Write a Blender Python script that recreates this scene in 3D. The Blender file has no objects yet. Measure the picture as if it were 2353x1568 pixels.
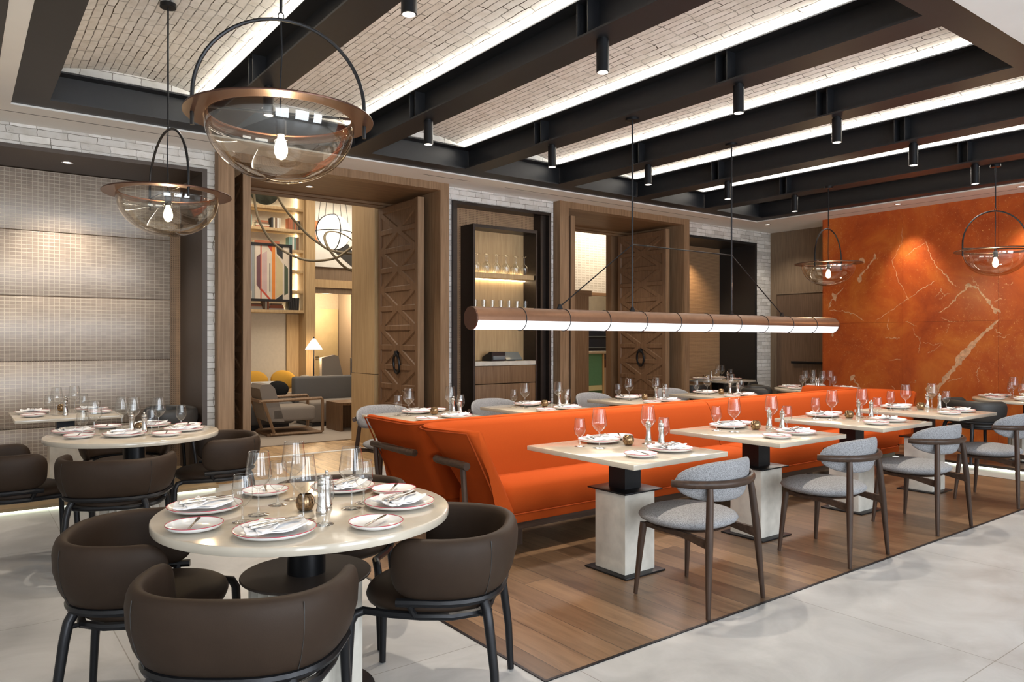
import bpy, bmesh, math, random
from mathutils import Vector, Matrix
R = math.radians
PI = math.pi
C = bpy.context.scene.collection
SC = bpy.context.scene
random.seed(7)

# ------------------------------------------------------------------ camera
cd = bpy.data.cameras.new('camera')
cam = bpy.data.objects.new('camera', cd); C.objects.link(cam)
F_PX = 1698.0
cd.sensor_width = 36.0; cd.sensor_fit = 'HORIZONTAL'
cd.lens = 36.0 * F_PX / 2353.0
cd.shift_y = -4.0 / 2353.0
cd.clip_start = 0.05; cd.clip_end = 200
YAW = 53.07                      # forward axis measured from +Y towards +X is 90-YAW
cam.location = (0, 0, 1.44)
cam.rotation_euler = (R(90), 0, -R(90 - YAW))
SC.camera = cam

# ------------------------------------------------------------------ view, world, daylight
SC.view_settings.view_transform = 'Standard'
SC.view_settings.look = 'None'
SC.view_settings.exposure = 0.70
SC.view_settings.gamma = 1.0
SC.view_settings.use_curve_mapping = False
try:
    SC.cycles.use_denoising = True
    SC.cycles.max_bounces = 8; SC.cycles.diffuse_bounces = 3; SC.cycles.glossy_bounces = 3
    SC.cycles.transparent_max_bounces = 14; SC.cycles.transmission_bounces = 4
    SC.cycles.sample_clamp_indirect = 4.0
    SC.cycles.caustics_reflective = False; SC.cycles.caustics_refractive = False
except Exception:
    pass
W = bpy.data.worlds.new('sky'); SC.world = W; W.use_nodes = True
bg = W.node_tree.nodes['Background']
bg.inputs[0].default_value = (0.80, 0.88, 1.0, 1); bg.inputs[1].default_value = 0.70


def lamp(name, kind, loc, energy, color=(1, 1, 1), rot=(0, 0, 0), size=None, size_y=None, spot=None, blend=0.4, radius=None, parent=None):
    d = bpy.data.lights.new(name, kind); d.energy = energy; d.color = color
    if kind == 'AREA':
        d.shape = 'RECTANGLE'; d.size = size; d.size_y = size_y or size
    if kind == 'SPOT':
        d.spot_size = R(spot); d.spot_blend = blend
    if radius is not None and kind != 'AREA': d.shadow_soft_size = radius
    o = bpy.data.objects.new(name, d); C.objects.link(o); o.location = loc; o.rotation_euler = rot
    if parent: o.parent = parent
    return o


WARM = (1.0, 0.88, 0.73); WARM2 = (1.0, 0.72, 0.42); DAY = (0.86, 0.93, 1.0)
# daylight entering through the three windows of the wall behind the camera
for wx in (-1.2, 2.6, 6.4):
    lamp('window_daylight', 'AREA', (wx, -3.85, 1.75), 125, DAY, (R(90), 0, 0), 2.6, 2.5)

# ------------------------------------------------------------------ materials
MATS = {}


def nt(name):
    m = bpy.data.materials.new(name); m.use_nodes = True
    t = m.node_tree; b = t.nodes['Principled BSDF']; MATS[name] = m
    return m, t, b


def N(t, kind, **kw):
    n = t.nodes.new(kind)
    for k, v in kw.items():
        if k.startswith('i_'):
            n.inputs[k[2:].replace('_', ' ')].default_value = v
        else:
            setattr(n, k, v)
    return n


def L(t, a, b): t.links.new(a, b)


def rgba(c): return (c[0], c[1], c[2], 1)


def ramp(t, fac, stops):
    r = t.nodes.new('ShaderNodeValToRGB'); L(t, fac, r.inputs[0])
    e = r.color_ramp.elements
    e[0].position, e[0].color = stops[0][0], rgba(stops[0][1])
    e[1].position, e[1].color = stops[1][0], rgba(stops[1][1])
    for p, c in stops[2:]:
        x = e.new(p); x.color = rgba(c)
    return r.outputs[0]


def bump(t, b, h, strength=0.3, dist=0.01):
    n = t.nodes.new('ShaderNodeBump'); n.inputs['Strength'].default_value = strength; n.inputs['Distance'].default_value = dist
    L(t, h, n.inputs['Height']); L(t, n.outputs[0], b.inputs['Normal'])


def coords(t, axes='XYZ', scale=(1, 1, 1)):
    tc = t.nodes.new('ShaderNodeTexCoord'); s = t.nodes.new('ShaderNodeSeparateXYZ'); L(t, tc.outputs['Object'], s.inputs[0])
    c = t.nodes.new('ShaderNodeCombineXYZ')
    for i, a in enumerate(axes):
        if a == '0': continue
        m = N(t, 'ShaderNodeMath', operation='MULTIPLY'); m.inputs[1].default_value = scale[i]
        L(t, s.outputs['XYZ'.index(a)], m.inputs[0]); L(t, m.outputs[0], c.inputs[i])
    return c.outputs[0]


def mixc(t, fac, a, b, mode='MIX'):
    m = t.nodes.new('ShaderNodeMix'); m.data_type = 'RGBA'; m.blend_type = mode
    for sock, v in ((m.inputs[0], fac), (m.inputs[6], a), (m.inputs[7], b)):
        if isinstance(v, (int, float)): sock.default_value = v
        elif isinstance(v, tuple): sock.default_value = rgba(v)
        else: L(t, v, sock)
    return m.outputs[2]


def plain(name, col, rough=0.5, metal=0.0, var=0.0, vscale=20, bmp=0.0, bscale=200, spec=None, coat=0.0):
    m, t, b = nt(name)
    b.inputs['Roughness'].default_value = rough; b.inputs['Metallic'].default_value = metal
    if spec is not None: b.inputs['Specular IOR Level'].default_value = spec
    if coat: b.inputs['Coat Weight'].default_value = coat; b.inputs['Coat Roughness'].default_value = 0.08
    co = coords(t)
    n = N(t, 'ShaderNodeTexNoise'); n.inputs['Scale'].default_value = vscale; n.inputs['Detail'].default_value = 4; L(t, co, n.inputs['Vector'])
    lo = tuple(c * (1 - var) for c in col); hi = tuple(min(1, c * (1 + var)) for c in col)
    L(t, ramp(t, n.outputs[0], [(0.3, lo), (0.7, hi)]), b.inputs['Base Color'])
    if bmp:
        n2 = N(t, 'ShaderNodeTexNoise'); n2.inputs['Scale'].default_value = bscale; n2.inputs['Detail'].default_value = 3; L(t, co, n2.inputs['Vector'])
        bump(t, b, n2.outputs[0], bmp, 0.002)
    return m


def fabric(name, col, var=0.35, scale=380, rough=0.95):
    m, t, b = nt(name); b.inputs['Roughness'].default_value = rough; b.inputs['Specular IOR Level'].default_value = 0.06
    b.inputs['Sheen Weight'].default_value = 0.0
    co = coords(t)
    n = N(t, 'ShaderNodeTexNoise'); n.inputs['Scale'].default_value = scale; n.inputs['Detail'].default_value = 3; L(t, co, n.inputs['Vector'])
    L(t, ramp(t, n.outputs[0], [(0.32, tuple(c * (1 - var) for c in col)), (0.62, tuple(min(1, c * (1 + var * .5)) for c in col))]), b.inputs['Base Color'])
    bump(t, b, n.outputs[0], 0.35, 0.002)
    return m


def wood(name, c1, c2, axis='Z', rough=0.45, scale=6.0, dense=1.0):
    m, t, b = nt(name); b.inputs['Roughness'].default_value = rough; b.inputs['Specular IOR Level'].default_value = 0.25
    sc = {'X': (0.6, 14, 14), 'Y': (14, 0.6, 14), 'Z': (14, 14, 0.6)}[axis]
    co = coords(t, 'XYZ', tuple(s * scale / 6 for s in sc))
    n = N(t, 'ShaderNodeTexNoise'); n.inputs['Scale'].default_value = 2.2 * dense; n.inputs['Detail'].default_value = 7; n.inputs['Distortion'].default_value = 0.6
    L(t, co, n.inputs['Vector'])
    L(t, ramp(t, n.outputs[0], [(0.3, c1), (0.7, c2)]), b.inputs['Base Color'])
    bump(t, b, n.outputs[0], 0.12, 0.002)
    return m


def brick(name, axes, w=0.236, h=0.064, grime=0.5, mort=0.0035, c1=(0.80, 0.785, 0.76), c2=(0.52, 0.50, 0.47), mcol=(0.20, 0.18, 0.15), gmin=0.1):
    m, t, b = nt(name); b.inputs['Roughness'].default_value = 0.9; b.inputs['Specular IOR Level'].default_value = 0.15
    co = coords(t, axes)
    nw = N(t, 'ShaderNodeTexNoise'); nw.inputs['Scale'].default_value = 9; nw.inputs['Detail'].default_value = 3; L(t, co, nw.inputs['Vector'])
    sub = N(t, 'ShaderNodeVectorMath', operation='MULTIPLY_ADD'); L(t, nw.outputs['Color'], sub.inputs[0]); sub.inputs[1].default_value = (0.06, 0.020, 0); L(t, co, sub.inputs[2])
    br = N(t, 'ShaderNodeTexBrick'); L(t, sub.outputs[0], br.inputs['Vector'])
    br.inputs['Scale'].default_value = 1.0; br.inputs['Brick Width'].default_value = w; br.inputs['Row Height'].default_value = h
    br.inputs['Mortar Size'].default_value = mort; br.inputs['Mortar Smooth'].default_value = 0.3; br.inputs['Bias'].default_value = -0.15; br.offset = 0.42; br.offset_frequency = 3; br.squash = 0.85; br.squash_frequency = 4
    br.inputs['Color1'].default_value = rgba(c1); br.inputs['Color2'].default_value = rgba(c2)
    br.inputs['Mortar'].default_value = rgba(tuple((x + y) / 2 * .8 for x, y in zip(c1, c2)))
    # open joints: dark only where a noise mask says the mortar has fallen out
    ng = N(t, 'ShaderNodeTexNoise'); ng.inputs['Scale'].default_value = 5.5; ng.inputs['Detail'].default_value = 4; L(t, co, ng.inputs['Vector'])
    gate = ramp(t, ng.outputs[0], [(0.40, (gmin,) * 3), (0.62, (1, 1, 1))])
    n1 = N(t, 'ShaderNodeTexNoise'); n1.inputs['Scale'].default_value = 22; n1.inputs['Detail'].default_value = 9; n1.inputs['Roughness'].default_value = 0.78; n1.inputs['Distortion'].default_value = 1.2; L(t, co, n1.inputs['Vector'])
    pits = ramp(t, n1.outputs[0], [(0.325, (0.16, 0.13, 0.10)), (0.375, (1, 1, 1))])
    n2 = N(t, 'ShaderNodeTexNoise'); n2.inputs['Scale'].default_value = 11; n2.inputs['Detail'].default_value = 6; L(t, co, n2.inputs['Vector'])
    soft = ramp(t, n2.outputs[0], [(0.3, (0.84, 0.82, 0.78)), (0.55, (1, 1, 1))])
    jm = N(t, 'ShaderNodeMath', operation='MULTIPLY'); L(t, br.outputs['Fac'], jm.inputs[0]); L(t, gate, jm.inputs[1])
    c = mixc(t, jm.outputs[0], br.outputs['Color'], mcol)
    c = mixc(t, grime, c, pits, 'MULTIPLY'); c = mixc(t, 0.8, c, soft, 'MULTIPLY')
    L(t, c, b.inputs['Base Color'])
    h1 = mixc(t, 0.5, br.outputs['Fac'], (0, 0, 0)); hm = N(t, 'ShaderNodeMath', operation='SUBTRACT'); L(t, pits, hm.inputs[0]); L(t, br.outputs['Fac'], hm.inputs[1])
    bump(t, b, hm.outputs[0], 0.5, 0.006)
    return m


def weave(name, base, line, cell, axes='XZ0', lw=0.12, rough=0.4, spec=0.5, noise=0.25):
    m, t, b = nt(name); b.inputs['Roughness'].default_value = rough; b.inputs['Specular IOR Level'].default_value = spec
    co = coords(t, axes)
    br = N(t, 'ShaderNodeTexBrick'); L(t, co, br.inputs['Vector']); br.offset = 0.0
    br.inputs['Scale'].default_value = 1.0; br.inputs['Brick Width'].default_value = cell[0]; br.inputs['Row Height'].default_value = cell[1]
    br.inputs['Mortar Size'].default_value = cell[0] * lw; br.inputs['Mortar Smooth'].default_value = 0.3
    br.inputs['Color1'].default_value = rgba(base); br.inputs['Color2'].default_value = rgba(tuple(c * 0.85 for c in base)); br.inputs['Mortar'].default_value = rgba(line)
    n = N(t, 'ShaderNodeTexNoise'); n.inputs['Scale'].default_value = 1.0; n.inputs['Detail'].default_value = 5
    co2 = coords(t, 'XYZ', (8, 8, 120)); L(t, co2, n.inputs['Vector'])
    v = ramp(t, n.outputs[0], [(0.3, (1 - noise,) * 3), (0.7, (1, 1, 1))])
    L(t, mixc(t, 1.0, br.outputs['Color'], v, 'MULTIPLY'), b.inputs['Base Color'])
    bump(t, b, br.outputs['Fac'], 0.3, 0.002)
    return m


def emis(name, col, strength):
    m, t, b = nt(name)
    b.inputs['Base Color'].default_value = rgba(col); b.inputs['Emission Color'].default_value = rgba(col); b.inputs['Emission Strength'].default_value = strength
    return m


def glass(name, tint=(0.97, 0.98, 0.98), edge=(0.55, 0.57, 0.57), refl=0.9, blend=0.35, lo=0.07, pwr=2.2):
    # thin-walled glass: clear face on, tinted and mirror-like where the wall turns edge-on
    m, t, b = nt(name); t.nodes.remove(b)
    lw = N(t, 'ShaderNodeLayerWeight'); lw.inputs['Blend'].default_value = blend
    tr = N(t, 'ShaderNodeBsdfTransparent'); gl = N(t, 'ShaderNodeBsdfGlossy'); gl.inputs['Roughness'].default_value = 0.02
    gl.inputs['Color'].default_value = (refl, refl, refl, 1)
    L(t, ramp(t, lw.outputs['Facing'], [(0.40, tint), (0.93, edge)]), tr.inputs['Color'])
    f = N(t, 'ShaderNodeMapRange'); f.inputs[1].default_value = 0.0; f.inputs[2].default_value = 1.0; f.inputs[3].default_value = lo; f.inputs[4].default_value = 0.85
    pw = N(t, 'ShaderNodeMath', operation='POWER'); pw.inputs[1].default_value = pwr; L(t, lw.outputs['Facing'], pw.inputs[0]); L(t, pw.outputs[0], f.inputs[0])
    mx = N(t, 'ShaderNodeMixShader'); L(t, f.outputs[0], mx.inputs[0]); L(t, tr.outputs[0], mx.inputs[1]); L(t, gl.outputs[0], mx.inputs[2])
    L(t, mx.outputs[0], t.nodes['Material Output'].inputs['Surface'])
    return m


def stone_tiles(name):
    m, t, b = nt(name); b.inputs['Roughness'].default_value = 0.42; b.inputs['Specular IOR Level'].default_value = 0.45
    co = coords(t, 'XY0')
    sh = N(t, 'ShaderNodeVectorMath', operation='ADD'); sh.inputs[1].default_value = (-0.62 + 1.545 * 4, -1.343 + 1.545 * 6, 0); L(t, co, sh.inputs[0])
    br = N(t, 'ShaderNodeTexBrick'); L(t, sh.outputs[0], br.inputs['Vector']); br.offset = 0.0
    br.inputs['Scale'].default_value = 1; br.inputs['Brick Width'].default_value = 1.545; br.inputs['Row Height'].default_value = 1.545
    br.inputs['Mortar Size'].default_value = 0.0022; br.inputs['Mortar Smooth'].default_value = 0.0
    br.inputs['Color1'].default_value = (1, 1, 1, 1); br.inputs['Color2'].default_value = (0.95, 0.95, 0.95, 1); br.inputs['Mortar'].default_value = (0.55, 0.52, 0.48, 1)
    n = N(t, 'ShaderNodeTexNoise'); n.inputs['Scale'].default_value = 2.1; n.inputs['Detail'].default_value = 9; n.inputs['Roughness'].default_value = 0.62; n.inputs['Distortion'].default_value = 0.8; L(t, co, n.inputs['Vector'])
    c = ramp(t, n.outputs[0], [(0.28, (0.32, 0.318, 0.315)), (0.5, (0.41, 0.408, 0.405)), (0.72, (0.50, 0.498, 0.495))])
    L(t, mixc(t, 1.0, c, br.outputs['Color'], 'MULTIPLY'), b.inputs['Base Color'])
    L(t, ramp(t, n.outputs[0], [(0.3, (0.36,) * 3), (0.7, (0.5,) * 3)]), b.inputs['Roughness'])
    return m


def planks(name, cols, axes='YX0', w=2.1, h=0.19, rough=0.34):
    m, t, b = nt(name); b.inputs['Specular IOR Level'].default_value = 0.45
    co = coords(t, axes)
    br = N(t, 'ShaderNodeTexBrick'); L(t, co, br.inputs['Vector']); br.offset = 0.37; br.offset_frequency = 2
    br.inputs['Scale'].default_value = 1; br.inputs['Brick Width'].default_value = w; br.inputs['Row Height'].default_value = h
    br.inputs['Mortar Size'].default_value = 0.002; br.inputs['Mortar Smooth'].default_value = 0
    br.inputs['Color1'].default_value = (0, 0, 0, 1); br.inputs['Color2'].default_value = (1, 1, 1, 1); br.inputs['Mortar'].default_value = (0.2, 0.2, 0.2, 1)
    col = ramp(t, br.outputs['Color'], [(0.0, cols[0]), (1.0, cols[2]), (0.5, cols[1])])
    sc = (1.3, 16, 1)
    mp = N(t, 'ShaderNodeMapping'); mp.inputs['Scale'].default_value = sc; L(t, co, mp.inputs['Vector'])
    n = N(t, 'ShaderNodeTexNoise'); n.inputs['Scale'].default_value = 1.6; n.inputs['Detail'].default_value = 8; n.inputs['Distortion'].default_value = 0.9; L(t, mp.outputs[0], n.inputs['Vector'])
    g = ramp(t, n.outputs[0], [(0.25, (0.5, 0.47, 0.44)), (0.6, (1, 1, 1))])
    mp2 = N(t, 'ShaderNodeMapping'); mp2.inputs['Scale'].default_value = (1.2, 5, 1); L(t, co, mp2.inputs['Vector'])
    k = N(t, 'ShaderNodeTexNoise'); k.inputs['Scale'].default_value = 1.7; k.inputs['Detail'].default_value = 3; L(t, mp2.outputs[0], k.inputs['Vector'])
    kn = ramp(t, k.outputs[0], [(0.30, (0.45, 0.4, 0.36)), (0.40, (1, 1, 1))])
    c = mixc(t, 0.8, col, g, 'MULTIPLY'); c = mixc(t, 0.6, c, kn, 'MULTIPLY')
    seam = mixc(t, br.outputs['Fac'], c, (0.03, 0.02, 0.015))
    L(t, seam, b.inputs['Base Color'])
    b.inputs['Roughness'].default_value = rough
    bump(t, b, n.outputs[0], 0.08, 0.002)
    return m


def marble(name):
    m, t, b = nt(name); b.inputs['Roughness'].default_value = 0.3
    co = coords(t)
    n = N(t, 'ShaderNodeTexNoise'); n.inputs['Scale'].default_value = 1.3; n.inputs['Detail'].default_value = 10; n.inputs['Roughness'].default_value = 0.65; n.inputs['Distortion'].default_value = 0.5; L(t, co, n.inputs['Vector'])
    base = ramp(t, n.outputs[0], [(0.30, (0.31, 0.050, 0.014)), (0.5, (0.50, 0.098, 0.019)), (0.70, (0.66, 0.19, 0.032))])
    # short pale flecks
    mp = N(t, 'ShaderNodeMapping'); mp.inputs['Scale'].default_value = (1, 1, 1); L(t, co, mp.inputs['Vector'])
    v = N(t, 'ShaderNodeTexVoronoi', feature='DISTANCE_TO_EDGE'); v.inputs['Scale'].default_value = 13
    d = N(t, 'ShaderNodeTexNoise'); d.inputs['Scale'].default_value = 7; d.inputs['Detail'].default_value = 6; L(t, co, d.inputs['Vector'])
    ad = N(t, 'ShaderNodeVectorMath', operation='MULTIPLY_ADD'); L(t, d.outputs['Color'], ad.inputs[0]); ad.inputs[1].default_value = (0.5, 0.5, 0.5); L(t, co, ad.inputs[2]); L(t, ad.outputs[0], v.inputs['Vector'])
    edge = ramp(t, v.outputs['Distance'], [(0.0, (1, 1, 1)), (0.018, (0, 0, 0))])
    n3 = N(t, 'ShaderNodeTexNoise'); n3.inputs['Scale'].default_value = 17; n3.inputs['Detail'].default_value = 3; L(t, co, n3.inputs['Vector'])
    gate = ramp(t, n3.outputs[0], [(0.50, (0, 0, 0)), (0.60, (1, 1, 1))])
    n4 = N(t, 'ShaderNodeTexNoise'); n4.inputs['Scale'].default_value = 0.9; n4.inputs['Detail'].default_value = 2; L(t, co, n4.inputs['Vector'])
    gate2 = ramp(t, n4.outputs[0], [(0.42, (0.15, 0.15, 0.15)), (0.62, (1, 1, 1))])
    f = mixc(t, 1.0, edge, gate, 'MULTIPLY'); f = mixc(t, 1.0, f, gate2, 'MULTIPLY')
    ns = N(t, 'ShaderNodeTexNoise'); ns.inputs['Scale'].default_value = 38; ns.inputs['Detail'].default_value = 2; L(t, co, ns.inputs['Vector'])
    speck = ramp(t, ns.outputs[0], [(0.68, (0, 0, 0)), (0.72, (1, 1, 1))]); speck = mixc(t, 1.0, speck, gate2, 'MULTIPLY')
    c = mixc(t, f, base, (0.80, 0.42, 0.17)); c = mixc(t, speck, c, (0.75, 0.36, 0.13))
    # slab joints
    co2 = coords(t, 'YZ0'); off = N(t, 'ShaderNodeVectorMath', operation='ADD'); off.inputs[1].default_value = (-3.96 + 1.24 * 4, 1.7 * 3 - 1.69, 0); L(t, co2, off.inputs[0])
    br = N(t, 'ShaderNodeTexBrick'); br.offset = 0; L(t, off.outputs[0], br.inputs['Vector']); br.inputs['Scale'].default_value = 1
    br.inputs['Brick Width'].default_value = 1.24; br.inputs['Row Height'].default_value = 1.7; br.inputs['Mortar Size'].default_value = 0.0022; br.inputs['Mortar Smooth'].default_value = 0
    br.inputs['Color1'].default_value = (1, 1, 1, 1); br.inputs['Color2'].default_value = (0.82, 0.82, 0.82, 1); br.inputs['Mortar'].default_value = (0.45, 0.4, 0.4, 1)
    L(t, mixc(t, 1.0, c, br.outputs['Color'], 'MULTIPLY'), b.inputs['Base Color'])
    return m


M_floor = stone_tiles('stone_floor')
M_planks = planks('wood_plank_floor', [(0.115, 0.066, 0.036), (0.165, 0.098, 0.054), (0.25, 0.15, 0.082)])
M_oakfl = planks('light_oak_floor', [(0.42, 0.26, 0.12), (0.55, 0.36, 0.18), (0.62, 0.42, 0.22)], 'YX0', 0.7, 0.12, 0.4)
M_brickw = brick('white_brick', 'XZ0')
M_brickside = brick('white_brick_side', 'YZ0')
M_vault = brick('vault_brick', 'YX0', 0.245, 0.058, 0.8, 0.0042, (0.93, 0.91, 0.86), (0.82, 0.79, 0.73), (0.07, 0.055, 0.035), 0.3)
M_plaster = plain('white_plaster', (0.82, 0.81, 0.78), 0.7, var=0.02, vscale=3)
M_black = plain('black_steel', (0.013, 0.014, 0.017), 0.5, 0.0, var=0.1, spec=0.5)
M_blackmat = plain('dark_bronze_metal', (0.035, 0.026, 0.022), 0.38, 0.5, var=0.1)
M_rod = plain('black_rod_metal', (0.018, 0.018, 0.02), 0.35, 0.6)
M_copper = plain('brushed_copper', (0.10, 0.050, 0.036), 0.33, 0.8, var=0.08, vscale=4)
M_copperd = plain('copper_tube', (0.21, 0.11, 0.065), 0.38, 0.7, var=0.05)
M_leather = plain('brown_leather', (0.032, 0.0195, 0.0125), 0.55, var=0.06, bmp=0.15, bscale=500, spec=0.18)
M_leatherd = plain('dark_grey_leather', (0.026, 0.024, 0.022), 0.5, var=0.06, bmp=0.1, bscale=500)
M_grey = fabric('grey_wool', (0.265, 0.265, 0.275), 0.5, 240)
M_lounge = fabric('taupe_fabric', (0.27, 0.235, 0.20), 0.25, 300)
M_sofa = fabric('charcoal_fabric', (0.15, 0.145, 0.14), 0.3, 300)
M_orange = fabric('orange_upholstery', (0.33, 0.053, 0.009), 0.08, 500, 0.95)
M_orangep = plain('orange_piping', (0.24, 0.038, 0.007), 0.9, spec=0.1)
M_walnut = wood('dark_walnut', (0.030, 0.017, 0.011), (0.070, 0.041, 0.028), 'Z', 0.38, 6, 1.5)
M_walnutx = wood('dark_walnut_rail', (0.030, 0.017, 0.011), (0.064, 0.038, 0.026), 'X', 0.35, 6, 1.5)
M_oak = wood('brown_oak', (0.14, 0.078, 0.040), (0.22, 0.13, 0.070), 'Z', 0.5, 6, 1.6)
M_oakx = wood('brown_oak_lintel', (0.15, 0.085, 0.042), (0.23, 0.135, 0.072), 'X', 0.5, 6, 1.6)
M_oakl = wood('oak_post_face', (0.20, 0.122, 0.066), (0.32, 0.205, 0.12), 'Z', 0.5, 6, 1.6)
M_carved = wood('carved_oak', (0.13, 0.072, 0.038), (0.21, 0.12, 0.066), 'Z', 0.5, 6, 1.6)
M_lightwood = wood('pale_oak_veneer', (0.44, 0.30, 0.155), (0.56, 0.40, 0.22), 'Z', 0.55, 6, 1.8)
M_panelwood = wood('grey_brown_veneer', (0.17, 0.12, 0.08), (0.25, 0.18, 0.12), 'Z', 0.5, 6, 2.0)
M_top = plain('beige_stone_top', (0.52, 0.46, 0.375), 0.13, var=0.06, vscale=9, spec=0.6)
M_conc = plain('pale_travertine', (0.60, 0.565, 0.50), 0.6, var=0.10, vscale=14, bmp=0.1, bscale=60)
M_marble = marble('orange_marble')
M_vein = plain('marble_vein', (0.66, 0.38, 0.22), 0.3, var=0.25, vscale=30)
M_weave = weave('woven_screen', (0.40, 0.32, 0.26), (0.58, 0.50, 0.40), (0.046, 0.037), lw=.075, rough=0.30, spec=0.7)
M_weave2 = weave('woven_cane', (0.20, 0.115, 0.06), (0.42, 0.26, 0.145), (0.022, 0.022), lw=0.30, rough=0.5)
M_brownp = plain('bronze_reveal', (0.065, 0.048, 0.038), 0.5, 0.2, var=0.05)
M_cer = plain('white_ceramic', (0.80, 0.80, 0.79), 0.18, var=0.01, coat=0.6)
M_rim = plain('crimson_glaze', (0.42, 0.03, 0.06), 0.25)
M_napkin = fabric('white_linen', (0.80, 0.80, 0.82), 0.05, 600)
M_steel = plain('polished_steel', (0.62, 0.60, 0.57), 0.16, 1.0, var=0.03)
M_votive = plain('bronze_mercury_glass', (0.25, 0.16, 0.085), 0.2, 0.85, var=0.6, vscale=90)
M_glass = glass('clear_glass', (0.95, 0.96, 0.96), (0.40, 0.41, 0.42), 1.0, 0.35, 0.055, 2.2)
M_gstem = glass('clear_glass_stem', (0.95, 0.96, 0.96), (0.62, 0.63, 0.64), 1.0, 0.4, 0.10, 1.8)
M_glassA = glass('amber_tinted_glass', (0.93, 0.89, 0.81), (0.62, 0.54, 0.42), 1.0, 0.4, 0.10, 2.4)
M_led = emis('warm_led_strip', (1.0, 0.94, 0.84), 17.0)
M_ledlow = emis('floor_led_strip', (0.92, 1.0, 0.78), 3.0)
M_bulb = emis('glowing_bulb', (1.0, 0.83, 0.55), 60.0)
M_diff = emis('linear_diffuser', (0.95, 0.97, 1.0), 1.25)
M_spotface = emis('spotlight_lens', (1.0, 0.93, 0.82), 2.2)
M_shelfled = emis('shelf_led', (1.0, 0.84, 0.55), 7.0)
M_ball = emis('opal_globe', (1.0, 0.92, 0.78), 0.75)
M_shade = emis('white_lampshade', (1.0, 0.93, 0.82), 0.9)
M_creamwall = plain('cream_wall_covering', (0.52, 0.47, 0.39), 0.8, var=0.04, bmp=0.15, bscale=120)
M_taupewall = plain('taupe_wall_covering', (0.36, 0.30, 0.25), 0.8, var=0.04, vscale=60)
M_rug = fabric('taupe_rug', (0.36, 0.31, 0.26), 0.2, 200)
M_greenp = plain('green_glass_panel', (0.10, 0.26, 0.16), 0.2, var=0.05)
M_darkblue = plain('dark_bar_front', (0.02, 0.025, 0.04), 0.3)
M_ribbon = plain('olive_bronze', (0.11, 0.085, 0.05), 0.4, 0.5, var=0.1)
M_mustard = fabric('mustard_fabric', (0.55, 0.30, 0.05), 0.15)
M_rust = fabric('rust_fabric', (0.35, 0.13, 0.07), 0.15)
M_blackfab = fabric('black_fabric', (0.02, 0.02, 0.02), 0.2)
M_boucle = fabric('pale_boucle', (0.50, 0.49, 0.46), 0.2)
M_screen = plain('black_plastic', (0.02, 0.02, 0.022), 0.25)
M_posgrey = plain('grey_glass_display', (0.16, 0.19, 0.21), 0.12)


def flat(name, col, rough=0.6):
    return plain(name, col, rough, var=0.06, vscale=6)


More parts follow.
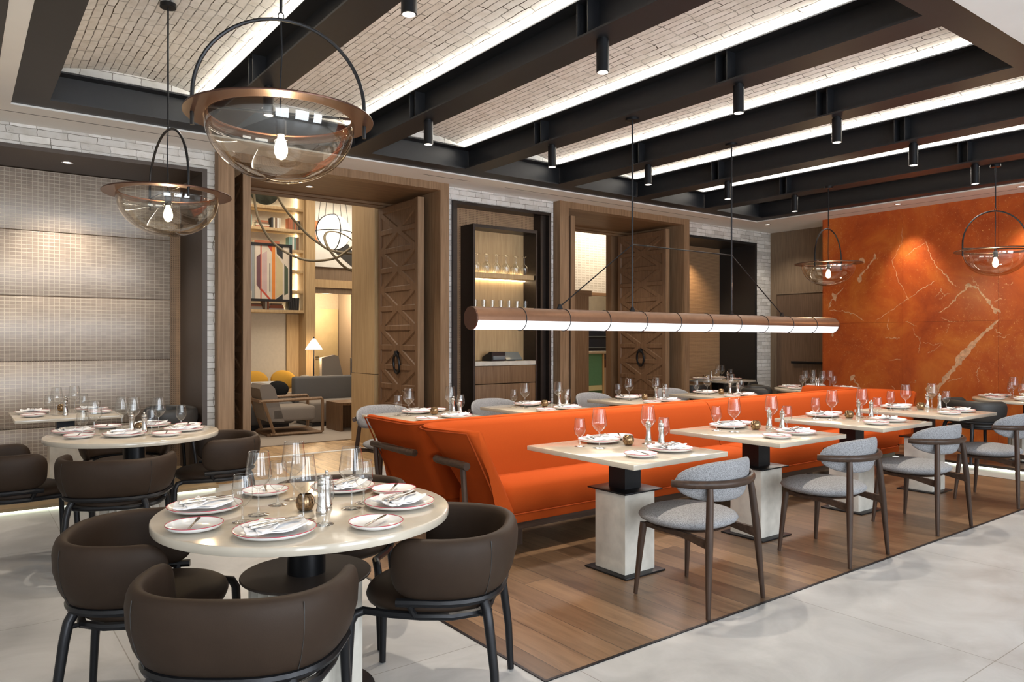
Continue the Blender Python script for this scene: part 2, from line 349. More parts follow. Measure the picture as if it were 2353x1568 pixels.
# ------------------------------------------------------------------ mesh helpers
class MB:
    def __init__(s): s.b = bmesh.new()

    def box(s, x0, x1, y0, y1, z0, z1, bev=0.0, seg=2, mi=0):
        r = bmesh.ops.create_cube(s.b, size=1.0); v = r['verts']
        for q in v:
            q.co = Vector(((x0 + x1) / 2 + q.co.x * (x1 - x0), (y0 + y1) / 2 + q.co.y * (y1 - y0), (z0 + z1) / 2 + q.co.z * (z1 - z0)))
        fs = list({f for q in v for f in q.link_faces})
        for f in fs: f.material_index = mi
        if bev > 0:
            es = list({e for q in v for e in q.link_edges})
            r2 = bmesh.ops.bevel(s.b, geom=es, offset=bev, segments=seg, affect='EDGES', profile=0.5)
            for f in r2['faces']: f.material_index = mi
        return s

    def xf(s, M, start):
        vs = list(s.b.verts)[start:]
        for q in vs: q.co = M @ q.co
        return s

    def n(s): return len(s.b.verts)

    def ring_loft(s, rings, closed=True, cap=True, mi=0, loop=False):
        vr = [[s.b.verts.new(p) for p in r] for r in rings]
        k = len(vr[0]); n = len(vr)
        for i in range(n if loop else n - 1):
            a = vr[i]; c = vr[(i + 1) % n]
            for j in range(k if closed else k - 1):
                j2 = (j + 1) % k
                try:
                    f = s.b.faces.new((a[j], a[j2], c[j2], c[j])); f.material_index = mi
                except ValueError: pass
        if cap and not loop:
            for r in (vr[0][::-1], vr[-1]):
                try:
                    f = s.b.faces.new(r); f.material_index = mi
                except ValueError: pass
        return s

    def tube(s, pts, r=0.01, seg=10, cap=True, loop=False, flat=1.0, mi=0, up=None):
        pts = [Vector(p) for p in pts]; n = len(pts)
        rs = r if isinstance(r, (list, tuple)) else [r] * n
        T = []
        for i in range(n):
            a = pts[(i - 1) % n] if (i > 0 or loop) else pts[i]; c = pts[(i + 1) % n] if (i < n - 1 or loop) else pts[i]
            T.append((c - a).normalized())
        u = Vector(up) if up else (Vector((0, 0, 1)) if abs(T[0].z) < 0.9 else Vector((1, 0, 0)))
        rings = []
        for i in range(n):
            u = (u - T[i] * u.dot(T[i]))
            u = u.normalized() if u.length > 1e-6 else T[i].orthogonal().normalized()
            w = T[i].cross(u)
            rings.append([pts[i] + (w * math.cos(a) * flat + u * math.sin(a)) * rs[i] for a in [2 * PI * j / seg for j in range(seg)]])
        return s.ring_loft(rings, True, cap, mi, loop)

    def lathe(s, prof, seg=28, c=(0, 0, 0), mi=0, cap=True, M=None):
        rings = []
        for r, z in prof:
            ring = []
            for j in range(seg):
                p = Vector((math.cos(2 * PI * j / seg) * max(r, 1e-5), math.sin(2 * PI * j / seg) * max(r, 1e-5), z))
                if M: p = M @ p
                ring.append(p + Vector(c))
            rings.append(ring)
        return s.ring_loft(rings, True, cap, mi)

    def superell(s, c, a, b, h, n=2.4, m=2.4, seg=32, rows=12, mi=0):
        rings = []
        def p(v, e): return math.copysign(abs(v) ** (2.0 / e), v)
        for i in range(rows + 1):
            ph = -PI / 2 + PI * i / rows
            z = p(math.sin(ph), m) * h; k = max(abs(p(math.cos(ph), m)), 0.003)
            rings.append([Vector((c[0] + a * k * p(math.cos(t), n), c[1] + b * k * p(math.sin(t), n), c[2] + z)) for t in [2 * PI * j / seg for j in range(seg)]])
        return s.ring_loft(rings, True, True, mi)

    def poly_prism(s, pts2, axis, lo, hi, mi=0):
        def P(a, b, c):
            return {'X': (c, a, b), 'Y': (a, c, b), 'Z': (a, b, c)}[axis]
        A = [s.b.verts.new(P(a, b, lo)) for a, b in pts2]; B = [s.b.verts.new(P(a, b, hi)) for a, b in pts2]
        k = len(A); fs = []
        fs.append(s.b.faces.new(A)); fs.append(s.b.faces.new(B[::-1]))
        for j in range(k): fs.append(s.b.faces.new((A[j], B[j], B[(j + 1) % k], A[(j + 1) % k])))
        for f in fs: f.material_index = mi
        return s

    def build(s, name, mat, parent=None, label=None, sharp=38, loc=None):
        bmesh.ops.recalc_face_normals(s.b, faces=s.b.faces)
        me = bpy.data.meshes.new(name); s.b.to_mesh(me); s.b.free()
        for m in (mat if isinstance(mat, (list, tuple)) else [mat]): me.materials.append(m)
        for p in me.polygons: p.use_smooth = True
        try: me.set_sharp_from_angle(angle=R(sharp))
        except Exception: pass
        o = bpy.data.objects.new(name, me); C.objects.link(o)
        if parent: o.parent = parent
        if loc: o.location = loc
        if label: o['label'] = label
        return o


def bx(*a, **k): return MB().box(*a, **k)


def tag(o, label, cat, group=None, kind=None):
    o['label'] = label; o['category'] = cat
    if group: o['group'] = group
    if kind: o['kind'] = kind
    return o


def thing(name, label, cat, loc=(0, 0, 0), rz=0.0, group=None):
    o = bpy.data.objects.new(name, None); C.objects.link(o); o.location = loc; o.rotation_euler = (0, 0, rz)
    o.empty_display_size = 0.1
    return tag(o, label, cat, group)


def struct(name, mb, mat, label, cat=None):
    o = mb.build(name, mat); o['kind'] = 'structure'; o['label'] = label; o['category'] = cat or name.split('_')[0]
    return o


KIDS = {}


def tree(o):
    return [c for c in bpy.data.objects if c.parent == o]


class Proto:
    """builds a thing once, then hands out copies of it with copies of its parts"""
    def __init__(s, fn): s.fn = fn; s.root = None; s.kids = None

    def place(s, loc, rz, label, cat, group=None, mats=None, tilt=None):
        if s.root is None:
            s.root = s.fn(); o = s.root
            s.kids = [(c, tree(c)) for c in tree(o)]
        else:
            o = s.root.copy(); C.objects.link(o)
            for c, gs in s.kids:
                d = c.copy(); C.objects.link(d); d.parent = o
                for g in gs:
                    e = g.copy(); C.objects.link(e); e.parent = d
        o.location = loc; o.rotation_euler = (tilt[0] if tilt else 0, tilt[1] if tilt else 0, rz)
        for k in ('group',):
            if k in o: del o[k]
        return tag(o, label, cat, group)


# ------------------------------------------------------------------ floor
struct('floor', bx(-3.2, 11.8, -4, 7.6, -0.1, 0.0), M_floor, 'grey stone tile floor around the dining tables')
struct('floor_wood', bx(1.986, 8.62, 2.405, 6.78, -0.02, 0.003), M_planks, 'brown timber plank floor under the orange benches', 'floor')
m = MB()
m.box(1.972, 1.986, 2.391, 6.78, -0.02, 0.0045); m.box(1.986, 8.62, 2.391, 2.405, -0.02, 0.0045); m.box(8.62, 8.634, 2.391, 6.78, -0.02, 0.0045)
struct('trim_1', m, M_rod, 'thin dark metal strip edging the plank floor', 'trim')
struct('floor_lounge', bx(-3.2, 16, 7.6, 20, -0.1, 0.0), M_oakfl, 'light oak floor through the doorways and lounge', 'floor')
struct('trim_2', bx(2.26, 4.54, 8.93, 9.02, -0.01, 0.004), M_plaster, 'pale threshold strip across the oak floor in the open doorway', 'trim')
# low plinths with light under their edge
struct('floor_plinth', bx(-3.1, 2.0, 7.32, 8.68, 0.022, 0.05), wood('plinth_oak', (0.25, 0.18, 0.10), (0.33, 0.24, 0.14), 'X'), 'low plinth floor in front of the woven niche', 'floor')
struct('trim_3', bx(-3.1, 1.98, 7.36, 7.40, 0.002, 0.022), M_ledlow, 'strip of light under the plinth edge by the woven niche', 'trim')
struct('floor_platform', bx(9.12, 11.08, -1.0, 6.6, 0.022, 0.05), M_planks, 'low timber platform along the orange marble wall', 'floor')
struct('trim_4', bx(9.14, 9.18, -1.0, 6.6, 0.002, 0.022), M_ledlow, 'strip of light under the platform edge by the marble wall', 'trim')

# ------------------------------------------------------------------ walls
m = MB(); SO = 3.345
for a in ((-3.2, 2.02, 3.157, SO), (2.02, 2.10, 0, SO), (4.82, 4.94, 0, SO), (4.94, 6.53, 3.175, SO), (6.53, 6.60, 0, SO), (9.33, 9.36, 0, SO), (9.36, 11.25, 3.13, SO), (11.25, 11.72, 0, SO)):
    m.box(a[0], a[1], 7.83, 8.0, a[2], a[3])
struct('wall_back', m, M_brickw, 'whitewashed brick wall around the doorways and niches', 'wall')
struct('wall_right', bx(11.08, 11.68, -4.0, 6.45, 0.0, SO), M_plaster, 'core of the marble-clad wall on the right', 'wall')
# orange marble cladding with its pale veins (veins share the mesh)
m = MB(); m.box(11.05, 11.08, 0.5, 6.45, 0, SO)


def vein(pts, w0, w1, seed):
    rnd = random.Random(seed); P = []
    for i in range(len(pts) - 1):
        (a, b), (c, d) = pts[i], pts[i + 1]
        for k in range(7):
            t = k / 7; P.append((a + (c - a) * t + rnd.uniform(-.012, .012), b + (d - b) * t + rnd.uniform(-.012, .012)))
    P.append(pts[-1]); n = len(P); up = []; dn = []
    for i, (a, b) in enumerate(P):
        q = P[min(i + 1, n - 1)]; p = P[max(i - 1, 0)]; dx, dy = q[0] - p[0], q[1] - p[1]; l = math.hypot(dx, dy) or 1
        t = i / (n - 1); w = (w0 + (w1 - w0) * t) * (0.35 + rnd.random() * 1.1) * 0.5
        if i in (0, n - 1): w *= 0.1
        up.append((a - dy / l * w, b + dx / l * w)); dn.append((a + dy / l * w, b - dx / l * w))
    for i in range(n - 1):
        vs = [m.b.verts.new((11.0495 - seed * 2e-5, y, z)) for y, z in (up[i], up[i + 1], dn[i + 1], dn[i])]
        f = m.b.faces.new(vs); f.material_index = 1


def blob(y, z, ry, rz, seed, rot=0.0):
    rnd = random.Random(seed); vs = []
    for k in range(11):
        a = 2 * PI * k / 11; r = rnd.uniform(.7, 1.15); dy, dz = ry * r * math.cos(a), rz * r * math.sin(a)
        vs.append(m.b.verts.new((11.0495, y + dy * math.cos(rot) - dz * math.sin(rot), z + dy * math.sin(rot) + dz * math.cos(rot))))
    f = m.b.faces.new(vs); f.material_index = 1


def mv(u, v):            # photograph position on the marble plane, measured once
    l = (u - 1176.5) / F_PX; rx = l * .79937 + .60084; ry = -l * .60084 + .79937; d = 11.05 / rx
    return (ry * d, 1.44 + (780 - v) / F_PX * d)


def vp(*p): return [mv(*q) for q in p]


vein(vp((2295, 735), (2250, 775), (2215, 820), (2190, 850), (2165, 880), (2140, 905), (2130, 925)), .02, .10, 1)
vein(vp((2285, 745), (2235, 790), (2210, 815), (2198, 835)), .02, .08, 2)
vein(vp((2155, 720), (2180, 705), (2200, 682), (2225, 658), (2248, 662), (2275, 700), (2300, 720)), .012, .03, 3)
vein(vp((1905, 712), (1935, 715), (1965, 722), (1985, 738)), .012, .012, 4)
vein(vp((1905, 712), (1910, 690), (1940, 660)), .02, .01, 5)
vein(vp((2125, 550), (2135, 580), (2150, 610), (2175, 635), (2190, 655)), .006, .014, 6)
vein(vp((2130, 555), (2105, 570), (2080, 590)), .006, .006, 7)
vein(vp((1968, 645), (1990, 618), (2010, 592)), .03, .015, 8)
vein(vp((2010, 740), (2060, 705), (2110, 670), (2150, 645)), .006, .01, 14)
vein(vp((2075, 520), (2072, 560), (2050, 600), (2062, 640), (2090, 690)), .004, .006, 15)
for u, v, a, b_, rr in ((1917, 682, .035, .075, -.3), (1981, 600, .06, .045, 0), (1976, 642, .035, .05, 0), (2272, 693, .03, .04, 0), (2287, 715, .025, .04, 0), (2225, 655, .05, .025, 0), (1958, 868, .035, .055, .6), (2138, 898, .06, .09, -.4), (2010, 590, .02, .05, 0), (1913, 770, .02, .03, 0)):
    y, z = mv(u, v); blob(y, z, a, b_, int(u), rr)
vein(vp((1958, 868), (1975, 890), (1985, 905)), .03, .015, 9)
for k in range(26):
    rnd = random.Random(50 + k); u = rnd.uniform(2020, 2330); v = rnd.uniform(600, 900)
    a = rnd.uniform(0, 6.3); ll = rnd.uniform(15, 45)
    vein(vp((u, v), (u + math.cos(a) * ll * .5 + rnd.uniform(-6, 6), v + math.sin(a) * ll * .5 + rnd.uniform(-6, 6)), (u + math.cos(a) * ll, v + math.sin(a) * ll)), .004, .008, 60 + k)
o = m.build('wall_marble', [M_marble, M_vein]); o['kind'] = 'structure'; o['label'] = 'orange marble wall with pale veins beside the round tables'; o['category'] = 'wall'
struct('wall_panel', bx(11.70, 11.8, 6.40, 7.9, 0, SO), M_panelwood, 'brown wood panelled wall beside the marble', 'wall')
t = thing('door_1', 'flush brown wood door with black bar handle next to the marble wall', 'door', (11.70, 7.0, 0)); t['kind'] = 'structure'
m = MB(); m.box(-0.03, 0.0, -0.55, 0.72, 2.235, 2.27); m.box(-0.03, 0, 0.69, 0.72, 0, 2.235)
m.build('door_frame', M_panelwood, t)
bx(-0.015, 0.0, -0.55, 0.69, 0.005, 2.23).build('door_panel', wood('door_veneer', (0.115, 0.072, 0.046), (0.17, 0.11, 0.074), 'Z', 0.5, 6, 2.0), t)
bx(-0.075, -0.01, -0.45, 0.38, 1.02, 1.06, bev=0.008).build('door_handle', M_rod, t)
struct('wall_left', bx(-3.3, -3.2, -4, 20, 0, 4.6), M_plaster, 'white plaster wall on the left', 'wall')
# wall behind the camera with three window openings
m = MB(); xs = [-3.2, -2.5, 0.1, 1.3, 3.9, 5.1, 7.7, 11.68]
for i in range(0, 8, 2): m.box(xs[i], xs[i + 1], -4.15, -4.0, 0, SO)
for i in range(1, 7, 2): m.box(xs[i], xs[i + 1], -4.15, -4.0, 3.05, SO); m.box(xs[i], xs[i + 1], -4.15, -4.0, 0, 0.45)
struct('wall_front', m, M_plaster, 'plaster wall with tall windows facing the dining room', 'wall')
for i, x in enumerate((-2.5, 1.3, 5.1)):
    m = MB()
    for a in (0, 0.85, 1.7, 2.54): m.box(x + a, x + a + 0.06, -4.1, -4.04, 0.45, 3.05)
    m.box(x, x + 2.6, -4.1, -4.04, 0.45, 0.51); m.box(x, x + 2.6, -4.1, -4.04, 2.99, 3.05)
    struct('window_%d' % (i + 1), m, M_rod, 'black framed window of the front wall', 'window')

# ------------------------------------------------------------------ ceiling: soffit ring, black frame, beams, brick vaults
FX0, FX1, FY0, FY1 = 0.35, 10.41, 1.83, 7.22
m = MB()
m.box(-3.2, FX0, -4, 7.83, SO, 3.95); m.box(FX1, 11.8, -4, 7.9, SO, 3.95)
m.box(FX0, FX1, -4, FY0, SO, 3.95); m.box(FX0, FX1, FY1, 7.83, SO, 3.95); m.box(-3.2, 11.8, -4, 7.9, 3.95, 4.05)
struct('ceiling', m, M_plaster, 'white plaster ceiling border around the black beams')
m = MB()
for a in ((0.06, 2.02, 7.44), (4.3, 4.95, 7.42), (5.5, 9.6, 7.46)): m.box(a[0], a[1], a[2], a[2] + 0.012, SO - 0.001, SO + 0.004)
m.box(0.18, 0.235, -2, 6.6, SO - 0.002, SO + 0.004); m.box(10.75, 10.76, -1, 6.2, SO - 0.001, SO + 0.004)
struct('trim_5', m, M_rod, 'thin dark air slots in the ceiling border', 'trim')
FZ = 3.36; TZ = 3.60
# perimeter steel frame
t = MB()
t.box(FX0, FX1, 6.97, FY1, FZ, FZ + .014); t.box(FX0, FX1, FY0, 2.04, FZ, FZ + .014)
t.box(FX0, 0.60, 2.04, 6.97, FZ, FZ + .014); t.box(10.18, FX1, 2.04, 6.97, FZ, FZ + .014)
t.box(FX0 + .1, FX1 - .1, 7.09, 7.10, FZ + .014, TZ); t.box(FX0 + .1, FX1 - .1, 1.93, 1.94, FZ + .014, TZ)
t.box(.47, .48, 1.94, 7.09, FZ + .014, TZ); t.box(10.28, 10.29, 1.94, 7.09, FZ + .014, TZ)
t.box(.5, 10.26, 6.98, 7.2, TZ, TZ + .014); t.box(.5, 10.26, 1.86, 2.06, TZ, TZ + .014)
t.box(.37, .59, 1.86, 7.2, TZ, TZ + .014); t.box(10.18, 10.4, 1.86, 7.2, TZ, TZ + .014)
o = tag(t.build('ceiling_beam_frame', M_black), 'black steel perimeter frame around the ceiling beams', 'beam')
BE = [(1.77, 2.02), (3.17, 3.42), (4.58, 4.83), (5.96, 6.21), (7.35, 7.62), (8.78, 9.05)]
ordn = ['first', 'second', 'third', 'fourth', 'fifth', 'sixth']
for i, (a, b_) in enumerate(BE):
    r = thing('ceiling_beam', 'black steel ceiling beam, %s one counted from the woven niche end' % ordn[i], 'beam', (0, 0, 0), 0, 'black steel ceiling beams')
    c = (a + b_) / 2
    m = MB(); m.box(a, b_, 2.04, 6.97, FZ, FZ + .014); m.build('bottom_flange', M_black, r)
    bx(c - .006, c + .006, 1.95, 7.08, FZ + .014, TZ).build('web', M_black, r)
    bx(a, b_, 2.04, 7.0, TZ, TZ + .014).build('top_flange', M_black, r)
    for y in (3.5, 5.7):
        for dy in (-.05, .05):
            bx(a + .02, b_ - .02, y + dy - .005, y + dy + .005, FZ + .014, TZ).build('stiffener', M_black, r)
LX = [a for a, b_ in BE] + [10.18]
for i, a in enumerate(LX):
    lb = 'glowing LED strip along the %s black beam from the woven niche end' % ordn[i] if i < 6 else 'glowing LED strip along the frame side nearest the marble wall'
    tag(bx(a - .008, a + .02, 2.1, 7.03, TZ + .0145, TZ + .034).build('led_strip', M_led), lb, 'light strip', 'LED strips along the ceiling beams')
# vaults
edges = [(.475, 1.895), (1.895, 3.295), (3.295, 4.705), (4.705, 6.085), (6.085, 7.485), (7.485, 8.915), (8.915, 10.285)]
mv_ = MB(); mt = MB()
for a, b_ in edges:
    n = 16; w = b_ - a; rise = .115; Rr = (w * w / 4 + rise * rise) / (2 * rise); cx = (a + b_) / 2; cz = 3.603 + rise - Rr
    th = math.asin(w / 2 / Rr)
    arc = [(cx + Rr * math.sin(-th + 2 * th * k / n), cz + Rr * math.cos(-th + 2 * th * k / n)) for k in range(n + 1)]
    mv_.ring_loft([[Vector((x, 1.9, z)) for x, z in arc], [Vector((x, 7.15, z)) for x, z in arc], ], closed=False, cap=False)
    mt.box(a, b_, 7.055, 7.08, TZ + .01, 3.85); mt.box(a, b_, 1.97, 1.995, TZ + .01, 3.85)
struct('ceiling_vault', mv_, M_vault, 'shallow whitewashed brick vaults between the black beams', 'ceiling')
struct('ceiling_vault_end', mt, M_brickw, 'brick end walls closing the shallow vaults', 'ceiling')

# spotlights under the beams


def mk_spot():
    r = thing('spotlight', '', 'spotlight')
    MB().lathe([(.039, -.217), (.041, -.215), (.041, -.012), (.03, -.008), (.03, 0)], 24).build('housing', M_rod, r)
    MB().lathe([(.034, -.2185), (.034, -.2175)], 24).build('lens', M_spotface, r)
    return r


SP = Proto(mk_spot)
for i, (a, b_) in enumerate(BE):
    for y, w in ((3.42, 'over the aisle-side tables'), (5.6, 'over the wall-side tables')):
        c = (a + b_) / 2
        o = SP.place((c, y, FZ), 0, 'black cylinder spotlight on the %s beam from the niche, %s' % (ordn[i], w), 'spotlight', 'black spotlights under the beams')
        lamp('spot_beam', 'SPOT', (c, y, FZ - .225), 100, WARM, (0, 0, 0), spot=92, blend=.7, radius=.03)

# ------------------------------------------------------------------ niche on the left
m = MB()
m.box(1.97, 2.02, 7.80, 8.72, .0, 3.157); m.box(-3.2, 1.97, 7.80, 8.72, 3.12, 3.157)
struct('trim_6', m, M_brownp, 'dark bronze lining of the woven niche', 'trim')
struct('wall_niche_left', bx(-3.2, 1.97, 8.70, 8.8, 0, 3.157), M_weave2, 'brown woven back wall of the niche', 'wall')
t = thing('woven_screen', 'tan gridded woven screen of wide horizontal panels behind the wall table', 'screen', (0, 8.70, 0))
zz = [.055, .56, 1.22, 1.865, 2.51, 3.115]
for i in range(5):
    bx(-3.1, 1.86, -.035, -.002, zz[i] + .006, zz[i + 1] - .002, bev=.004).build('screen_panel', M_weave, t)
# recessed downlights


def mk_down():
    r = thing('downlight', '', 'downlight')
    MB().lathe([(.05, 0), (.05, -.004), (.038, -.004), (.036, .0)], 24).build('ring', M_steel, r)
    MB().lathe([(.035, -.002), (.035, -.001)], 24).build('lens', M_spotface, r)
    return r


DL = Proto(mk_down)
DL.place((.84, 8.14, 3.12), 0, 'recessed downlight in the dark soffit of the woven niche', 'downlight')
lamp('niche_beam', 'SPOT', (.84, 8.14, 3.10), 80, WARM, spot=110, blend=.8, radius=.03)
lamp('niche_beam', 'SPOT', (-1.2, 8.14, 3.10), 80, WARM, spot=110, blend=.8, radius=.03)

for k, y in enumerate((5.05, 3.55)):
    DL.place((10.6, y, SO), 0, 'recessed downlight in the ceiling border by the marble, %s from the corner' % ['first', 'second'][k], 'downlight')
    lamp('wall_washer', 'SPOT', (10.6, y, SO - .03), 62, WARM, (0, R(-19), 0), spot=64, blend=1.0, radius=.05)
DL.place((10.75, 7.25, SO), 0, 'added recessed downlight in the ceiling corner, brightening the wood panelled wall', 'downlight')
lamp('wall_washer', 'SPOT', (10.75, 7.25, SO - .03), 32, WARM, (0, R(-20), 0), spot=95, blend=.8, radius=.03)  # spot and its fixture are added to lift the dark wood panelling

# ------------------------------------------------------------------ doorways with carved doors


def doorway(i, x0, x1, y0=7.70):
    m = MB()
    # outer frame (front face) and deep lining
    m.box(x0, x0 + .16, y0, 7.86, 0, SO); m.box(x1 - .12, x1, y0, 7.86, 0, SO); m.box(x0 + .16, x1 - .12, y0, 7.86, SO - .09, SO)
    m.box(x0 + .10, x0 + .16, 7.86, 9.0, 0, SO - .05); m.box(x1 - .12, x1 - .06, 7.86, 9.0, 0, SO - .05)
    struct('door_%d' % (i + 1), m, M_oakl, 'oak surround of the tall doorway %s' % ('open to the lounge' if i == 1 else 'beside the glass cabinet'), 'door')
    m = MB(); m.box(x0 + .16, x1 - .12, 7.86, 9.0, SO - .09, SO - .04); m.box(x0 + .16, x1 - .12, 8.96, 9.0, SO - .15, SO - .09); m.box(x0 + .16, x1 - .12, 8.9, 8.96, SO - .12, SO - .09)
    struct('ceiling_passage_%d' % i, m, M_oakx, 'oak soffit inside the doorway', 'ceiling')


doorway(1, 2.10, 4.82); doorway(2, 6.61, 9.32)


def mk_leaf():
    # carved door leaf, local: y from 0 (free edge) to 1.05 (hinge), x = thickness, lattice on both faces
    r = thing('carved_door', '', 'door'); H_ = 3.19; Wd = 1.06; T = .05
    m = MB(); m.box(-T / 2, T / 2, 0.0, Wd, .02, H_); m.build('door_slab', M_carved, r)
    m = MB(); m.box(-T / 2 - .016, T / 2 + .016, -.012, 0.0, .02, H_); m.build('edge_strip', M_oakl, r)
    y0, y1 = .06, Wd - .06; n = 6; ch = (H_ - .02 - .14) / n
    for s in (-1, 1):
        m = MB()
        def bar(ya, za, yb, zb, w=.045, d=.016):
            dy, dz = yb - ya, zb - za; l = math.hypot(dy, dz); ny, nz = -dz / l * w, dy / l * w
            xa = s * T / 2; xb = s * (T / 2 + d)
            lo = [Vector((xa, ya + ny, za + nz)), Vector((xa, yb + ny, zb + nz)), Vector((xa, yb - ny, zb - nz)), Vector((xa, ya - ny, za - nz))]
            k = .72
            hi = [Vector((xb, ya + ny * k, za + nz * k)), Vector((xb, yb + ny * k, zb + nz * k)), Vector((xb, yb - ny * k, zb - nz * k)), Vector((xb, ya - ny * k, za - nz * k))]
            m.ring_loft([lo, hi])
        bar(.04, .02, .04, H_, .04, .0162); bar(Wd - .04, .02, Wd - .04, H_, .04, .0162)
        for k in range(n):
            za = .07 + k * ch; zb = za + ch; zm = (za + zb) / 2
            bar(y0, za, y1, za, .04, .0158); bar(y0, zm, y1, zm, .04, .0154)
            bar(y0, za, y1, zb, .04, .0150); bar(y0, zb, y1, za, .04, .0146)
        bar(y0, H_ - .05, y1, H_ - .05, .05, .0158)
        m.build('carved_lattice', M_carved, r)
        h = MB(); ring = [Vector((s * (.05 + .025 * math.sin(a) * .3), .53 + .075 * math.cos(a), 1.13 + .125 * math.sin(a))) for a in [2 * PI * k / 28 for k in range(28)]]
        h.tube(ring, .016, 8, loop=True)
        h.box(min(s * .025, s * .075), max(s * .025, s * .075), .50, .56, 1.22, 1.29, bev=.01)
        h.build('ring_handle', M_rod, r)
    return r


LF = Proto(mk_leaf)
LF.place((2.43, 7.86, 0), 0, 'carved oak door on the niche side of the lounge doorway', 'door', 'carved doors')
LF.place((4.56, 7.94, 0), 0, 'carved oak door with black ring handle beside the lounge view', 'door', 'carved doors')
LF.place((6.98, 7.86, 0), 0, 'carved oak door on the glass cabinet side of the farther doorway', 'door', 'carved doors')
LF.place((9.02, 7.9, 0), 0, 'carved oak door with black ring handle behind the hanging linear lamp', 'door', 'carved doors')
DL.place((3.35, 8.46, SO - .09), 0, 'recessed downlight in the oak soffit of the lounge doorway', 'downlight')
lamp('passage_beam', 'SPOT', (3.35, 8.46, SO - .11), 60, WARM, spot=110, blend=.8, radius=.03)
lamp('passage_beam', 'SPOT', (7.9, 8.46, SO - .11), 55, WARM, spot=110, blend=.8, radius=.03)

# ------------------------------------------------------------------ cabinet alcove
m = MB(); m.box(4.94, 5.0, 7.79, 8.4, 0, 3.175); m.box(6.40, 6.53, 7.86, 8.4, 0, 3.175); m.box(6.49, 6.53, 7.79, 7.86, 0, 3.175); m.box(5.0, 6.49, 7.79, 8.4, 3.135, 3.175)
struct('trim_7', m, M_blackmat, 'black metal lining of the cabinet alcove', 'trim')
struct('wall_alcove', bx(5.0, 6.40, 8.02, 8.5, 0, 3.135), M_weave2, 'woven cane wall of the cabinet alcove', 'wall')
t = thing('drinks_cabinet', 'tall black-framed drinks cabinet with oak back and lit shelf', 'cabinet', (5.20, 7.73, 0))
m = MB(); m.box(0, .028, 0, .29, 0, 2.90); m.box(1.01, 1.038, 0, .29, 0, 2.90); m.box(.028, 1.01, 0, .29, 2.86, 2.90); m.box(.028, 1.01, 0, .29, 0, .05)
m.build('case', M_blackmat, t)
bx(.028, 1.01, .27, .289, 1.16, 2.86).build('back_panel', M_lightwood, t)
m = MB(); m.box(.03, 1.008, .04, .27, 2.235, 2.295); m.build('shelf', M_lightwood, t)
bx(.03, 1.008, .04, .27, 1.83, 1.86).build('shelf', M_lightwood, t)
bx(.03, 1.008, .235, .265, 2.2955, 2.305).build('shelf_light', M_shelfled, t)
bx(.03, 1.008, .23, .26, 2.224, 2.2345).build('shelf_light', M_shelfled, t)
bx(.03, 1.008, .23, .26, 1.82, 1.8295).build('shelf_light', M_shelfled, t)
bx(.03, 1.008, .0, .27, 1.10, 1.155, bev=.004).build('counter', M_conc, t)
for i, (z0, z1) in enumerate(((.06, .46), (.47, .86), (.87, 1.095))):
    bx(.032, 1.006, .004, .25, z0, z1, bev=.003).build('drawer', M_oak, t)
# point-of-sale machines
t = thing('card_terminal', 'black card terminal on the drinks cabinet counter', 'terminal', (5.62, 7.88, 1.155), .15)
m = MB(); m.poly_prism([(-.09, 0), (.09, 0), (.09, .05), (-.05, .12), (-.09, .12)], 'X', -.12, .13); m.build('housing', M_screen, t)
bx(-.10, .11, -.105, -.085, .02, .07, bev=.004).build('printer_slot', M_posgrey, t)
t = thing('payment_tablet', 'grey tilted payment tablet beside the black card terminal', 'tablet', (5.92, 7.88, 1.155), -.2)
m = MB(); m.poly_prism([(-.08, .02), (-.07, .012), (.07, .10), (.06, .115)], 'X', -.12, .12); m.build('screen', M_posgrey, t)
bx(-.05, .05, -.02, .06, 0, .05, bev=.006).build('stand', M_screen, t)

# ------------------------------------------------------------------ third niche
m = MB(); m.box(9.36, 9.42, 7.80, 8.58, 0, 3.13); m.box(11.19, 11.25, 7.80, 8.58, 0, 3.13); m.box(9.42, 11.19, 7.80, 8.58, 3.09, 3.13)
struct('trim_8', m, plain('black_lining', (0.012, 0.012, 0.013), 0.45), 'black lining of the niche near the corner', 'trim')
struct('wall_niche_right', bx(9.42, 11.19, 8.55, 8.65, 0, 3.09), M_weave2, 'woven cane back wall of the niche near the corner', 'wall')
lamp('niche_beam', 'SPOT', (10.2, 8.2, 3.06), 60, WARM2, spot=110, blend=.8, radius=.03)
struct('floor_niche_right', bx(9.36, 11.7, 7.6, 8.7, -.1, 0.001), M_floor, 'floor of the niche near the corner', 'floor')

# ------------------------------------------------------------------ orange banquettes
BC = 4.50; MX = 5.56           # centre lines of the double bench


